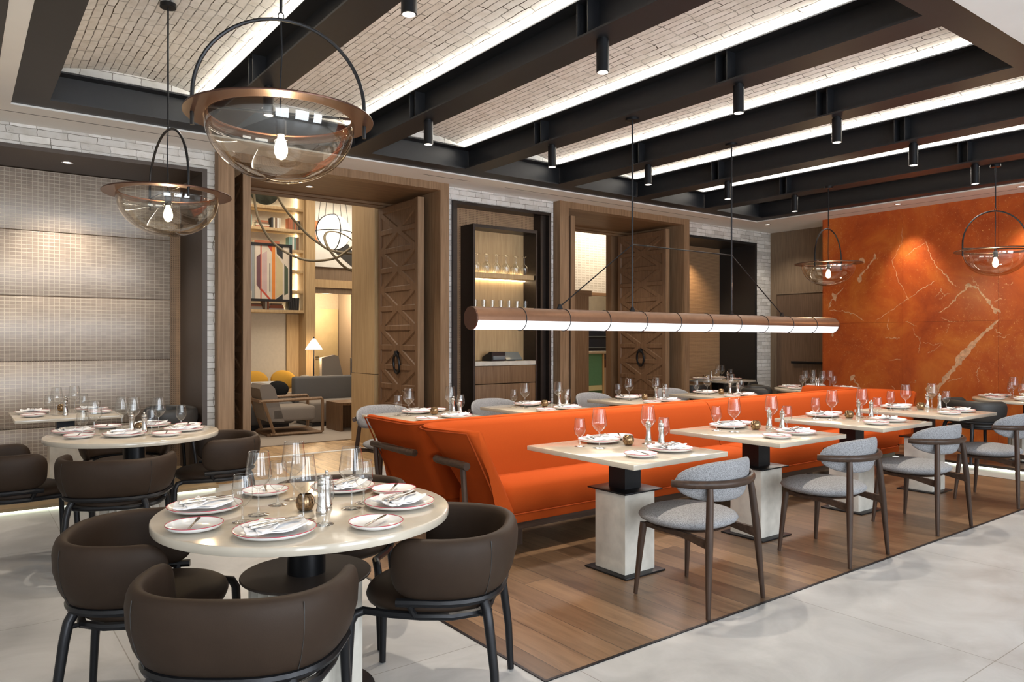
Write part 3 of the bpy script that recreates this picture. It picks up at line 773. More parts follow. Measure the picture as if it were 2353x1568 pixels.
def bench(side, end, label):
    # local frame: the wall-end wing at x=0 side, seat faces -Y; mirrored by sx, sy
    sx = 1 if end == 'L' else -1; sy = 1 if side == 'near' else -1
    def G(x, y, z): return Vector((MX + (x - MX) * sx, BC + (y - BC) * sy, z))
    def GP(p): return G(*p)
    r = thing('banquette', label, 'banquette', (0, 0, 0), 0, 'orange back-to-back banquettes')
    def fix(m):
        for v in m.b.verts: v.co = GP(v.co)
        return m
    XL, XR = 2.56, MX - .004
    # outer shell path (plan) at top and bottom, from wing front round the corner and along the back
    def path(xw, xf, yf, yc, yb, rad, xr):
        P = [(xf, yf), (xf + (xw - xf) * .5, (yf + yc) / 2), (xw, yc)]
        for k in range(1, 6):
            a = PI - (PI / 2) * k / 5
            P.append((xw + rad + rad * math.cos(a), yc + (yb - yc) * math.sin(PI / 2 * k / 5)))
        P += [(xw + rad + .3, yb), (4.2, yb), (xr, yb)]
        return P
    if side == 'near':
        top = path(2.47, 2.56, 3.88, 4.22, 4.47, .18, XR); bot = path(2.80, 2.82, 3.86, 4.10, 4.30, .14, XR)
    else:
        top = path(2.51, 2.50, BC * 2 - 5.20, BC * 2 - 4.64, 4.47, .07, XR); bot = path(2.80, 2.78, BC * 2 - 5.26, BC * 2 - 4.68, 4.40, .07, XR)
    n = len(top); th = .085
    def nrm(P, i):
        a = Vector((*P[max(i - 1, 0)], 0)); b = Vector((*P[min(i + 1, n - 1)], 0)); d = (b - a).normalized(); return Vector((d.y, -d.x, 0))
    rings = []
    zt, zb = .862, .30
    for i in range(n):
        T = Vector((*top[i], 0)); B = Vector((*bot[i], 0)); nt_, nb = nrm(top, i), nrm(bot, i)
        ring = []
        def at(f, o):
            p = B.lerp(T, f) + (nb.lerp(nt_, f)) * o; bul = math.sin(f * PI) * .02
            p = p + nt_ * bul; p.z = zb + (zt - zb) * f; return p
        for f in (0, .25, .5, .75, .93): ring.append(at(f, 0))
        ring += [at(.985, .012), at(1.0, .035), at(1.0, th - .035), at(.985, th - .010)]
        for f in (.93, .75, .5, .25, 0): ring.append(at(f, th + (1 - f) * .02))
        rings.append(ring)
    # rounded front edge of the wing
    def shrink(ring, k, dy):
        c = sum(ring, Vector()) / len(ring)
        out = []
        for p in ring:
            q = p.copy(); d = p - c; q = c + Vector((d.x * k, d.y * k, d.z * (1 - (1 - k) * .1))); q.y -= dy; out.append(q)
        return out
    rings = [shrink(rings[0], .55, .022), shrink(rings[0], .85, .014)] + rings
    m = MB(); m.ring_loft(rings); fix(m).build('backrest', M_orange, r, sharp=60)
    # piping on the outer top edge
    m = MB(); pt = []
    for i in range(n):
        p = Vector((*top[i], zt - .02)); pt.append(p - nrm(top, i) * .001)
    front = [Vector((*bot[0], zb)).lerp(Vector((*top[0], zt - .02)), f) - Vector((0, .004, 0)) for f in (0, .2, .4, .6, .8)]
    m.tube(front + pt, .0055, 6); fix(m).build('piping', M_orangep, r)
    # seat
    m = MB(); sx0, sx1 = 2.92, XR; prof = []
    for y, z in ((3.90, .285), (3.885, .33), (3.885, .40), (3.90, .445), (3.93, .47), (3.99, .484), (4.15, .486), (4.34, .475), (4.40, .42), (4.40, .27), (3.93, .265)):
        prof.append((y, z))
    rg = []
    for x, kz, ky in ((sx0 - .075, .55, .55), (sx0 - .06, .80, .82), (sx0 - .02, .95, .95), (sx0 + .03, 1, 1), (3.6, 1, 1), (4.6, 1, 1), (sx1 - .03, 1, 1), (sx1 - .006, .95, .97), (sx1, .86, .94)):
        rg.append([Vector((x, 4.40 - (4.40 - y) * (ky if y < 4.2 else 1), .30 + (z - .30) * kz if z > .30 else z)) for y, z in prof])
    m.ring_loft(rg); fix(m).build('seat_cushion', M_orange, r, sharp=60)
    m = MB(); m.tube([(sx0 - .05, 3.97, .285), (sx0 - .02, 3.905, .282), (sx0 + .04, 3.887, .28), (sx1, 3.887, .28)], .006, 6); fix(m).build('piping', M_orangep, r)
    m = MB(); m.box(2.90, sx1 - .001, 3.90, 4.38, .215, .272, bev=.012); fix(m).build('seat_base', M_orange, r)
    m = MB(); m.box(2.95, sx1 - .002, 3.93, 4.36, .165, .215); fix(m).build('base_rail', M_walnutx, r)
    for x in (3.15, 4.3, 5.4):
        for y in (4.12, 4.34):
            m = MB(); m.box(x - .022, x + .022, y - .022, y + .022, 0.003, .166); fix(m).build('leg', M_walnut, r)
    # arm rail and its post
    yf = 3.90 if side == 'near' else BC * 2 - 5.22; yb_ = 4.27 if side == 'near' else BC * 2 - 4.56
    m = MB(); m.tube([(2.575, yf, .635), (2.575, yf + .1, .637), (2.568, (yf + yb_) / 2, .639), (2.56, yb_ - .06, .64), (2.575, yb_, .64)], .026, 12, up=(0, 0, 1)); fix(m).build('arm_rail', M_walnutx, r)
    m = MB(); m.tube([(2.575, yf + .045, .62), (2.60, yf + .05, .3), (2.615, yf + .055, 0.003)], .019, 8); fix(m).build('leg', M_walnut, r)
    return r


bench('near', 'L', 'orange bench facing the aisle, half nearest the camera')
bench('near', 'R', 'orange bench facing the aisle, half nearest the marble wall')
bench('far', 'L', 'orange bench facing the brick wall, half on the lounge doorway side')
bench('far', 'R', 'orange bench facing the brick wall, half nearest the marble wall')

# ------------------------------------------------------------------ tables
TZ0 = .755


def mk_sq():
    r = thing('dining_table', '', 'table')
    bx(-.41, .41, -.47, .47, .725, TZ0, bev=.003).build('tabletop', M_top, r)
    bx(-.175, .175, -.18, .18, 0.003, .014, bev=.002).build('base_plate', M_rod, r)
    bx(-.13, .13, -.13, .13, .014, .505, bev=.003).build('column', M_conc, r)
    bx(-.165, .165, -.165, .165, .505, .515, bev=.002).build('column_cap', M_rod, r)
    bx(-.07, .07, -.07, .07, .515, .725).build('neck', M_rod, r)
    return r


def mk_round(rad=.575):
    r = thing('dining_table', '', 'table')
    MB().lathe([(rad - .01, .72), (rad - .002, .7225), (rad, .728), (rad, .750), (rad - .003, TZ0 - .001), (rad - .006, TZ0)], 96).build('tabletop', M_top, r, sharp=50)
    MB().lathe([(.27, .003), (.275, .006), (.275, .012), (.27, .014)], 48).build('base_plate', M_rod, r)
    m = MB(); k = 96; rg = []
    for z in (.014, .485): rg.append([Vector(((.215 + .008 * math.cos(24 * 2 * PI * j / k)) * math.cos(2 * PI * j / k), (.215 + .008 * math.cos(24 * 2 * PI * j / k)) * math.sin(2 * PI * j / k), z)) for j in range(k)])
    m.ring_loft(rg).build('column', M_conc, r)
    MB().lathe([(.255, .485), (.258, .488), (.258, .493), (.255, .496)], 48).build('column_cap', M_brownp, r)
    MB().lathe([(.075, .496), (.075, .72)], 36).build('neck', M_rod, r)
    return r


SQ = Proto(mk_sq); RD = Proto(mk_round)
TX = [3.35, 4.72, 6.07, 7.40]; TY = 3.28
BX = [3.35, 4.65, 6.12, 7.50]; BY = 5.71
Tn = ['leftmost aisle-side table', 'second aisle-side table from the left', 'third aisle-side table from the left', 'rightmost aisle-side table']
Bn = ['leftmost wall-side table', 'second wall-side table from the left', 'third wall-side table from the left', 'rightmost wall-side table']
for i in range(4):
    SQ.place((TX[i], TY, 0), 0, 'pale square pedestal table, %s' % Tn[i], 'table', 'square tables along the benches')
for i in range(4):
    SQ.place((BX[i], BY, 0), 0, 'pale square pedestal table, %s' % Bn[i], 'table', 'square tables along the benches')
LT = (.80, 7.93); N3 = (10.35, 7.95)
SQ.place((LT[0], LT[1], .049), 0, 'square stone table standing in the woven niche behind the farther round table', 'table', 'square tables in the niches')
SQ.place((N3[0], N3[1], 0), 0, 'square stone table in the dark niche near the room corner', 'table', 'square tables in the niches')
for o in [o for o in bpy.data.objects if o.parent is None and o.get('category') == 'table' and 'woven niche' in o.get('label', '')]:
    o.scale = (1, 1, .706 / .755)
R1 = (1.136, 2.90); R2 = (1.04, 5.99); FT = (9.59, 5.67); RT = (9.85, 3.2)
Rn = {R1: 'nearest round table', R2: 'round table before the woven niche', FT: 'round table by the wood door', RT: 'round table before the marble wall'}
RD.place((R1[0], R1[1], 0), 0, 'large round stone dining table nearest the camera, under a glass pendant', 'table', 'round dining tables')
RD.place((R2[0], R2[1], 0), .1, 'round stone dining table in front of the woven niche', 'table', 'round dining tables')
for P_, nm in ((FT, 'round stone dining table by the wood door at the marble wall end'), (RT, 'round stone dining table before the orange marble wall, right picture edge')):
    o = RD.place((P_[0], P_[1], .049), .2, nm, 'table', 'round dining tables'); o.scale = (1, 1, .706 / .755)

# ------------------------------------------------------------------ chairs


def mk_barrel(lm):
    r = thing('armchair', '', 'armchair')
    W_, D_ = .293, .285
    def U(a, w=W_, d=D_): return (w * math.copysign(abs(math.cos(a)) ** .74, math.cos(a)), -d * abs(math.sin(a)) ** .74)
    pts = [(W_ - .012 * (1 - k / 6), .10 - .10 * k / 6) for k in range(6)] + [U(PI * k / 40) for k in range(41)]
    pts += [(-W_ + .012 * (k / 6), .10 * k / 6) for k in range(1, 7)]
    # resample evenly
    V = [Vector((x, y, 0)) for x, y in pts]; Ls = [0]
    for i in range(1, len(V)): Ls.append(Ls[-1] + (V[i] - V[i - 1]).length)
    def S(s):
        s = max(0, min(Ls[-1], s))
        for i in range(1, len(V)):
            if Ls[i] >= s: 
                f = (s - Ls[i - 1]) / max(Ls[i] - Ls[i - 1], 1e-9); return V[i - 1].lerp(V[i], f)
        return V[-1]
    Lt = Ls[-1]
    smp = [Lt * (1 - math.cos(PI * k / 10)) / 2 * .14 for k in range(0, 10)]
    e = .085; q = [e * (1 - math.cos(PI / 2 * k / 6)) for k in range(7)]
    ss = q + [e + (Lt - 2 * e) * k / 40 for k in range(1, 40)] + [Lt - x for x in q[::-1]]
    rings = []
    for s in ss:
        p = S(s); t_ = (S(s + .01) - S(s - .01)).normalized(); nn = Vector((t_.y, -t_.x, 0))   # outward
        if nn.dot(Vector((p.x, p.y + .0, 0))) < 0: nn = -nn
        dd = min(s, Lt - s); k = math.sqrt(max(0, 1 - (1 - min(dd / e, 1)) ** 2)); k = max(k, .06)
        zc = .59; hh = .118 * (.35 + .65 * k) if dd < e else .118; th = .030 * max(k, .2)
        mid = abs(s - Lt / 2) / (Lt / 2)
        ring = []
        for j in range(20):
            a = 2 * PI * j / 20; cx_ = math.copysign(abs(math.cos(a)) ** .7, math.cos(a)); cz_ = math.copysign(abs(math.sin(a)) ** .55, math.sin(a))
            z = zc + hh * cz_; lean = (z - zc) * .16 + .018 * math.cos((z - zc) / .118 * PI / 2)
            ring.append(p + nn * (th * cx_ + lean) + Vector((0, 0, z)))
        rings.append(ring)
    br_ = MB().ring_loft(rings).build('backrest', lm, r, sharp=70)
    # stitched seams
    for a in (PI * .27, PI * .73):
        m = MB(); x, y = U(a); nn = Vector((x, y, 0)).normalized(); P = []
        for k in range(9):
            z = .485 + .205 * k / 8; lean = (z - .59) * .16 + .018 * math.cos((z - .59) / .118 * PI / 2)
            P.append(Vector((x, y, z)) + nn * (.0285 * (1 - abs((z - .59) / .125) ** 6) ** .2 + lean))
        m.tube(P, .0016, 4).build('seam', M_leatherd, br_)
    MB().superell((0, .01, .428), .255, .262, .056, 2.3, 2.5, 40, 12).build('seat', lm, r, sharp=70)
    m = MB()
    band = [(W_ - .005, .085, .462)] + [(U(PI * k / 20)[0] * .985, U(PI * k / 20)[1] * .985, .464) for k in range(21)] + [(-W_ + .005, .085, .462)]
    m.tube(band, .0165, 8, up=(0, 0, 1)); m.build('back_frame', M_rod, r)
    m = MB(); ring = [(.215, .235, .402), (.25, .12, .405), (.262, .0, .405), (.25, -.12, .405), (.20, -.205, .405), (.1, -.238, .405), (-.1, -.238, .405), (-.20, -.205, .405), (-.25, -.12, .405), (-.262, 0, .405), (-.25, .12, .405), (-.215, .235, .402)]
    m.tube(ring, .0155, 8, up=(0, 0, 1))
    for s in (-1, 1):
        m.tube([(s * .283, .035, .458), (s * .272, .03, .43), (s * .262, .02, .405)], [.017, .011, .014], 8)
        m.tube([(s * .20, -.205, .405), (s * .222, -.245, .405)], .009, 6)
    m.build('seat_frame', M_rod, r)
    for s in (-1, 1):
        MB().tube([(s * .215, .228, .402), (s * .226, .262, .392), (s * .234, .278, .36), (s * .240, .285, .2), (s * .246, .29, .003)], [.0165, .0185, .0185, .017, .0145], 10).build('leg', M_rod, r)
        MB().tube([(s * .195, -.225, .462), (s * .215, -.245, .42), (s * .226, -.255, .36), (s * .236, -.275, .2), (s * .242, -.285, .003)], [.020, .0195, .019, .017, .0145], 10).build('leg', M_rod, r)
    return r


BRN = Proto(lambda: mk_barrel(M_leather)); DRK = Proto(lambda: mk_barrel(M_leatherd))


def seat_at(proto, c, deg, dist, label, group, z=0, turn=0):
    a = R(deg); return proto.place((c[0] + dist * math.cos(a), c[1] + dist * math.sin(a), z), a + PI / 2 + R(turn), label, 'armchair', group)


G1 = 'brown leather armchairs at the round tables'
seat_at(BRN, R1, 232.5, .62, 'brown leather armchair nearest the camera, seen from behind at the nearest round table', G1)
seat_at(BRN, R1, 150, .585, 'brown leather armchair on the left of the nearest round table', G1, turn=8)
seat_at(BRN, R1, 325, .52, 'brown leather armchair between nearest round table and plank floor, beside bench end', G1, turn=-8)
seat_at(BRN, R1, 56, .70, 'brown leather armchair tucked behind the nearest round table, mostly hidden', G1)
seat_at(BRN, R2, 253, .70, 'brown leather armchair seen from behind at the round table before the niche', G1, turn=-6)
seat_at(BRN, R2, 350, .54, 'brown leather armchair between farther round table and the lounge doorway', G1)
seat_at(BRN, R2, 185, .70, 'dark-looking leather armchair cut by the left picture edge', G1)
seat_at(BRN, R2, 85, .72, 'brown leather armchair between the farther round table and niche table', G1)
G2 = 'dark grey armchairs by the walls'
DRK.place((1.62, 7.98, .05), PI / 2, 'dark grey armchair in the corner of the woven niche', 'armchair', G2)
seat_at(DRK, RT, 150, .66, 'dark grey armchair left of the round table before the marble wall', G2, .05)
seat_at(DRK, RT, 232, .66, 'dark grey armchair in front of marble-wall round table, right picture edge', G2, .05)
seat_at(DRK, FT, 120, .72, 'dark grey armchair behind the round table by the wood door', G2, .05)
seat_at(DRK, FT, 215, .74, 'dark grey armchair between orange bench and round table by wood door', G2, .05)
DRK.place((10.02, 7.22, 0), 0, 'dark grey armchair in front of the dark niche table, low against the brick', 'armchair', G2)
DRK.place((9.72, 8.0, 0), -PI / 2, 'dark grey armchair on the woven side of the dark niche table', 'armchair', G2)
DRK.place((10.93, 8.0, 0), PI / 2, 'dark grey armchair against the black side of the dark niche', 'armchair', G2)


def mk_oval():
    r = thing('dining_chair', '', 'chair')
    MB().superell((0, .015, .447), .272, .262, .056, 2.25, 2.1, 40, 12).build('seat', M_grey, r, sharp=70)
    MB().superell((0, .01, .404), .225, .215, .016, 2.2, 3, 32, 6).build('seat_frame', M_walnutx, r, sharp=70)
    # curved back pad
    Rp = .362; n = 29; A = R(56); rings = []
    for i in range(n):
        f = i / (n - 1); u = -1 + 2 * f; a = u * A
        k = max(.04, (1 - abs(u) ** 2.6) ** .5)
        cx_, cy_ = Rp * math.sin(a), .085 - Rp * math.cos(a)
        nn = Vector((math.sin(a), -math.cos(a), 0)); ring = []
        for j in range(18):
            b_ = 2 * PI * j / 18; c1 = math.copysign(abs(math.cos(b_)) ** .8, math.cos(b_)); c2 = math.copysign(abs(math.sin(b_)) ** .75, math.sin(b_))
            z = .685 + .112 * k * c2
            ring.append(Vector((cx_, cy_, z)) + nn * (.028 * max(k, .3) * c1 + (z - .685) * .14))
        rings.append(ring)
    MB().ring_loft(rings).build('backrest', M_grey, r, sharp=70)
    # bent wooden rail behind the pad
    m = MB(); P = []; rr = []
    for i in range(21):
        u = -1 + 2 * i / 20; a = u * R(56); q = .385 + .012 * (1 - u * u)
        P.append((q * math.sin(a) * 1.02, .085 - q * math.cos(a) - .012 + (.018 if abs(u) > .96 else 0), .683 - .006 * (1 - u * u))); rr.append(.0215 if abs(u) < .9 else .019)
    m.tube(P, rr, 10, up=(0, 0, 1), flat=.85).build('back_rail', M_walnutx, r)
    for s in (-1, 1):
        MB().tube([(s * .185, -.262, .682), (s * .196, -.27, .60), (s * .222, -.283, .38), (s * .255, -.30, .003)], [.0165, .019, .021, .0125], 12).build('leg', M_walnut, r)
        MB().tube([(s * .205, .165, .405), (s * .215, .175, .30), (s * .235, .20, .003)], [.021, .0195, .0115], 12).build('leg', M_walnut, r)
        m = MB(); m.poly_prism([(-.285, .345), (-.285, .395), (-.10, .408), (.16, .41), (.16, .385), (-.10, .378)], 'X', -.011, .011)
        for v in m.b.verts:
            v.co.x += s * (.215 - .02 * (v.co.y + .285) / .45)
        m.build('side_rail', M_walnutx, r)
    return r


OV = Proto(mk_oval)
cx = [3.31, 4.71, 5.99, 7.42]; rt = [3, 1.5, -3, 2]
cn = ['nearest the camera', 'second from the camera', 'third from the camera', 'cut by the right picture edge']
for i in range(4):
    OV.place((cx[i], 2.73, .003), R(rt[i]), 'grey wool chair with walnut legs on the aisle side, %s' % cn[i], 'chair', 'grey upholstered walnut chairs')
bn = ['by the lounge doorway', 'in front of the drinks cabinet', 'in front of the farther doorway', 'near the dark niche']
for i in range(4):
    OV.place((BX[i] - .05, 6.29, .003), PI + R([2, -3, 3, -2][i]), 'grey wool chair behind the %s' % Bn[i], 'chair', 'grey upholstered walnut chairs')

# ------------------------------------------------------------------ tableware prototypes


def mk_wine():
    r = thing('wine_glass', '', 'glass')
    MB().lathe([(.040, 0), (.041, .0012), (.030, .003), (.010, .006), (.0045, .014), (.0036, .04), (.0036, .09), (.0055, .101)], 24).build('stem', M_gstem, r, sharp=80)
    MB().lathe([(.004, .100), (.016, .108), (.034, .125), (.0475, .145), (.0505, .153), (.0495, .162), (.045, .200), (.0385, .247)], 32, cap=False).build('bowl', M_glass, r, sharp=80)
    MB().lathe([(.0378, .2465), (.0385, .248), (.0392, .2465), (.0385, .2450)], 28, cap=False).build('rim', M_rimg, r)
    return r


def mk_water():
    r = thing('water_glass', '', 'glass')
    MB().lathe([(.036, 0), (.037, .0012), (.024, .003), (.008, .007), (.0045, .016), (.004, .045), (.0055, .060)], 24).build('stem', M_gstem, r, sharp=80)
    MB().lathe([(.004, .059), (.016, .066), (.030, .082), (.0365, .100), (.0378, .115), (.0355, .145), (.0310, .178)], 28, cap=False).build('bowl', M_glass, r, sharp=80)
    MB().lathe([(.0303, .1775), (.0310, .179), (.0317, .1775), (.031, .176)], 28, cap=False).build('rim', M_rimg, r)
    return r


M_rimg = glass('glass_rim', (.85, .85, .85), (.4, .4, .4), 1.0, .5)


def mk_plate(rad):
    def f():
        r = thing('dinner_plate' if rad > .12 else 'side_plate', '', 'plate'); k = rad
        MB().lathe([(k * .55, 0), (k * .60, 0.002), (k * .93, .012), (k * .995, .0215), (k, .024), (k * .975, .0235), (k * .90, .015), (k * .6, .0065), (k * .3, .006), (0, .006)], 48).build('dish', M_cer, r, sharp=60)
        m = MB(); m.tube([(k * .993 * math.cos(2 * PI * j / 48), k * .993 * math.sin(2 * PI * j / 48), .0242) for j in range(48)], .0014, 6, loop=True).build('rim', M_rim, r, 'crimson edge line')
        return r
    return f


def napkin_mesh(name='napkin'):
    m = MB(); nx, ny = 14, 9; rnd = random.Random(3)
    def sheet(w, h, z0, th, skew, curl, ox, oy, rot, sag=.01):
        cr, sr = math.cos(rot), math.sin(rot); T = []; B = []
        for j in range(ny + 1):
            for i in range(nx + 1):
                u = -1 + 2 * i / nx; v = -1 + 2 * j / ny
                x = u * w + v * skew; y = v * h
                z = z0 + curl * (abs(u) ** 3) + .003 * math.sin(u * 5 + v * 3) + sag * (1 - v * v) * .3 + .0025 * math.cos(v * 7)
                X, Y_ = ox + x * cr - y * sr, oy + x * sr + y * cr
                T.append(m.b.verts.new((X, Y_, z + th))); B.append(m.b.verts.new((X, Y_, z)))
        k = nx + 1
        for j in range(ny):
            for i in range(nx):
                a = j * k + i; m.b.faces.new((T[a], T[a + 1], T[a + k + 1], T[a + k])); m.b.faces.new((B[a], B[a + k], B[a + k + 1], B[a + 1]))
        edge = [i for i in range(k)] + [k * j + nx for j in range(1, ny + 1)] + [ny * k + i for i in range(nx - 1, -1, -1)] + [k * j for j in range(ny - 1, 0, -1)]
        for q in range(len(edge)):
            a, b_ = edge[q], edge[(q + 1) % len(edge)]; m.b.faces.new((T[a], B[a], B[b_], T[b_]))
    sheet(.112, .062, .0275, .004, .014, .014, 0, 0, 0)
    sheet(.090, .052, .033, .004, .022, .004, .010, -.006, .16)
    sheet(.048, .056, .0375, .004, .026, .004, -.042, .014, .55)
    return m


def cutlery(kind):
    m = MB()
    if kind == 'fork':
        m.tube([(-.095, 0, 0), (-.05, 0, .003), (.02, 0, .004), (.045, 0, .001)], [.0055, .0045, .0025, .004], 8, flat=1, up=(0, 1, 0))
        m.box(.043, .058, -.010, .010, -.0005, .0015)
        for k in range(4): m.box(.056, .098, -.010 + k * .0058, -.010 + k * .0058 + .0026, -.0005, .0013)
    elif kind == 'knife':
        m.tube([(-.10, 0, 0), (-.06, 0, .0005), (.0, 0, .0005)], [.006, .0055, .0045], 8)
        m.poly_prism([(0, -.004), (.085, -.006), (.105, .0), (.095, .009), (0, .006)], 'Z', -.0005, .0010)
    else:
        m.tube([(-.075, 0, 0), (-.04, 0, .0005), (0, 0, .0005)], [.006, .005, .004], 8)
        m.poly_prism([(0, -.004), (.06, -.008), (.075, -.003), (.068, .006), (0, .004)], 'Z', -.0005, .0010)
    return m


class MeshProto:
    def __init__(s, fn, name, mat): s.fn, s.name, s.mat, s.me = fn, name, mat, None

    def place(s, loc, rot, label, cat, group):
        if s.me is None:
            o = s.fn().build(s.name, s.mat, sharp=60); s.me = o.data
        else:
            o = bpy.data.objects.new(s.name, s.me); C.objects.link(o)
        o.location = loc; o.rotation_euler = rot
        return tag(o, label, cat, group)


def mk_mill():
    r = thing('pepper_mill', '', 'mill')
    MB().lathe([(.0225, 0), (.0232, .002), (.0232, .014), (.021, .018), (.0175, .045), (.0155, .075), (.017, .095), (.0195, .104), (.0195, .112), (.015, .114)], 28).build('body', M_steel, r, sharp=50)
    MB().lathe([(.0165, .1145), (.0185, .118), (.0185, .126), (.014, .133), (.006, .136), (.005, .139), (.0075, .143), (.0075, .148), (.004, .152)], 28).build('knob', M_steel, r, sharp=50)
    return r


def mk_votive():
    r = thing('candle_holder', '', 'candle holder')
    MB().lathe([(.022, 0), (.030, .006), (.036, .022), (.0375, .035), (.034, .052), (.027, .063), (.0235, .066), (.0225, .064), (.031, .050), (.034, .035), (.031, .018), (.02, .008)], 32, cap=True).build('cup', M_votive, r, sharp=80)
    MB().lathe([(.019, .010), (.019, .026), (.003, .027), (.0015, .034)], 16).build('candle', M_napw, r)
    return r


M_napw = plain('white_wax', (0.75, 0.70, 0.6), 0.5)
WG, WA = Proto(mk_wine), Proto(mk_water)
DP, SPL = Proto(mk_plate(.142)), Proto(mk_plate(.098))
MI, VO = Proto(mk_mill), Proto(mk_votive)
NAP = MeshProto(napkin_mesh, 'napkin', M_napkin)
FK = MeshProto(lambda: cutlery('fork'), 'fork', M_steel)
KN = MeshProto(lambda: cutlery('knife'), 'knife', M_steel)
BK = MeshProto(lambda: cutlery('spreader'), 'butter_knife', M_steel)
rg_ = random.Random(11)


def put_plate(x, y, z, a, where):
    """dinner plate with folded napkin, fork and knife"""
    DP.place((x, y, z), 0, 'crimson-rimmed dinner plate %s' % where, 'plate', 'dinner plates')
    a += rg_.uniform(-.25, .25)
    NAP.place((x, y, z - .009), (0, 0, a), 'folded white napkin %s' % where, 'napkin', 'folded napkins')
    dx, dy = -math.sin(a), math.cos(a)
    FK.place((x + dx * .016, y + dy * .016, z + .043), (0, 0, a + .14), 'steel fork %s' % where, 'fork', 'forks on napkins')
    KN.place((x - dx * .016, y - dy * .016, z + .043), (0, 0, a + .14), 'steel dinner knife %s' % where, 'knife', 'knives on napkins')


def put_side(x, y, z, a, where):
    SPL.place((x, y, z), 0, 'crimson-rimmed side plate %s' % where, 'plate', 'side plates')
    BK.place((x, y, z + .0255), (0, -.04, a + .9), 'steel butter knife %s' % where, 'butter knife', 'butter knives')


def put_wine(x, y, z, where): WG.place((x, y, z), 0, 'tall wine glass %s' % where, 'glass', 'wine glasses')
def put_water(x, y, z, where): WA.place((x, y, z), 0, 'short-stemmed water glass %s' % where, 'glass', 'water glasses')


def put_mills(p, q, z, tn):
    MI.place((p[0], p[1], z), 0, 'steel mill farther from the aisle on %s' % tn, 'mill', 'salt and pepper mills')
    MI.place((q[0], q[1], z), 0, 'steel mill nearer the aisle on %s' % tn, 'mill', 'salt and pepper mills')


TZC = TZ0 + .0005


def set_square(cx_, cy_, tn, flip, far=False, z=TZC):
    A = 'bench side' if not far else 'bench side'; B = 'chair side'
    def w(s): return 'on %s of %s' % (s, tn)
    j = lambda: rg_.uniform(-.008, .008)
    n_, f_ = ('chair side', 'bench side') if not far else ('bench side', 'chair side')
    put_plate(cx_ + .07 + j(), cy_ + .305, z, 0.05, w(f_)); put_side(cx_ + .30 + j(), cy_ + .355, z, 0, w(f_))
    put_water(cx_ - .17 + j(), cy_ + .23 + j(), z, w(f_)); put_wine(cx_ - .12 + j(), cy_ + .11 + j(), z, w(f_))
    put_plate(cx_ + .15 + j(), cy_ - .235, z, .1, w(n_)); put_side(cx_ - .17 + j(), cy_ - .29, z, .5, w(n_))
    put_wine(cx_ + .275 + j(), cy_ + .055 + j(), z, w(n_)); put_water(cx_ + .30 + j(), cy_ - .065 + j(), z, w(n_))
    VO.place((cx_ + .125, cy_ + .09, z), 0, 'small bronze glass candle holder on %s' % tn, 'candle holder', 'bronze candle holders')
    put_mills((cx_ + .355, cy_ + .13), (cx_ + .355, cy_ + .015), z, tn)


for i in range(4): set_square(TX[i], TY, Tn[i], False)
for i in range(4): set_square(BX[i], BY, Bn[i], False, True)

# nearest round table, item by item
t_ = 'on the nearest round table'; z = TZC
put_plate(.893, 2.572, z, -.05, 'by the camera-side armchair of the nearest round table')
put_plate(.795, 3.105, z, -.3, 'by the left armchair of the nearest round table')
put_plate(1.452, 2.70, z, .5, 'by the right armchair of the nearest round table')
put_plate(1.40, 3.14, z, .2, 'by the far armchair of the nearest round table')
put_side(.683, 2.806, z, .2, 'between the left and camera-side seats of the nearest round table')
put_side(1.222, 2.45, z, -.3, 'between the right and camera-side seats of the nearest round table')
put_side(1.555, 2.945, z, 0, 'between the right and far seats of the nearest round table')
put_side(1.09, 3.26, z, .4, 'between the left and far seats of the nearest round table')
put_wine(.94, 2.894, z, 'for the left seat of the nearest round table')
put_wine(1.045, 2.70, z, 'in front of the bronze candle holder on the nearest round table')
put_wine(1.277, 2.779, z, 'for the right seat of the nearest round table')
put_wine(1.15, 3.08, z, 'for the far seat of the nearest round table')
put_water(.855, 2.815, z, 'beside the left wine glass of the nearest round table')
put_water(1.085, 2.60, z, 'just before the two mills on the nearest round table')
put_water(1.36, 2.84, z, 'beside the right wine glass of the nearest round table')
put_water(1.06, 3.02, z, 'behind the candle holder on the nearest round table')
VO.place((1.115, 2.86, z), 0, 'round bronze glass candle holder amid the glasses of the nearest round table', 'candle holder', 'bronze candle holders')
put_mills((1.205, 2.86), (1.15, 2.775), z, 'the nearest round table')
# round table before the niche
q = 'of the round table before the niche'
for (x, y, a, s) in ((.68, 6.22, .2, 'at the left seat'), (.95, 5.82, 0, 'at the camera-side seat'), (1.36, 5.90, .3, 'at the doorway-side seat'), (1.22, 6.33, .1, 'at the far seat')): put_plate(x, y, z, a, s + ' ' + q)
for (x, y, s) in ((.68, 5.90, 'left of the camera-side plate'), (1.19, 5.66, 'right of the camera-side plate'), (.93, 6.42, 'left of the far plate'), (1.45, 6.15, 'right of the doorway-side plate')): put_side(x, y, z, .4, s + ' ' + q)
for (x, y, s) in ((.78, 5.97, 'left front'), (1.06, 6.13, 'in the middle'), (1.21, 6.02, 'right front'), (1.0, 6.24, 'behind the mills')): put_wine(x, y, z, s + ' ' + q)
for (x, y, s) in ((.72, 6.07, 'beside the left plate'), (1.12, 5.80, 'beside the camera-side plate'), (1.38, 6.07, 'beside the doorway-side plate'), (1.10, 6.42, 'beside the far plate')): put_water(x, y, z, s + ' ' + q)
put_mills((1.03, 6.03), (1.10, 5.95), z, 'the round table before the niche')
VO.place((1.085, 6.035, z), 0, 'bronze glass candle holder on the round table before the niche', 'candle holder', 'bronze candle holders')
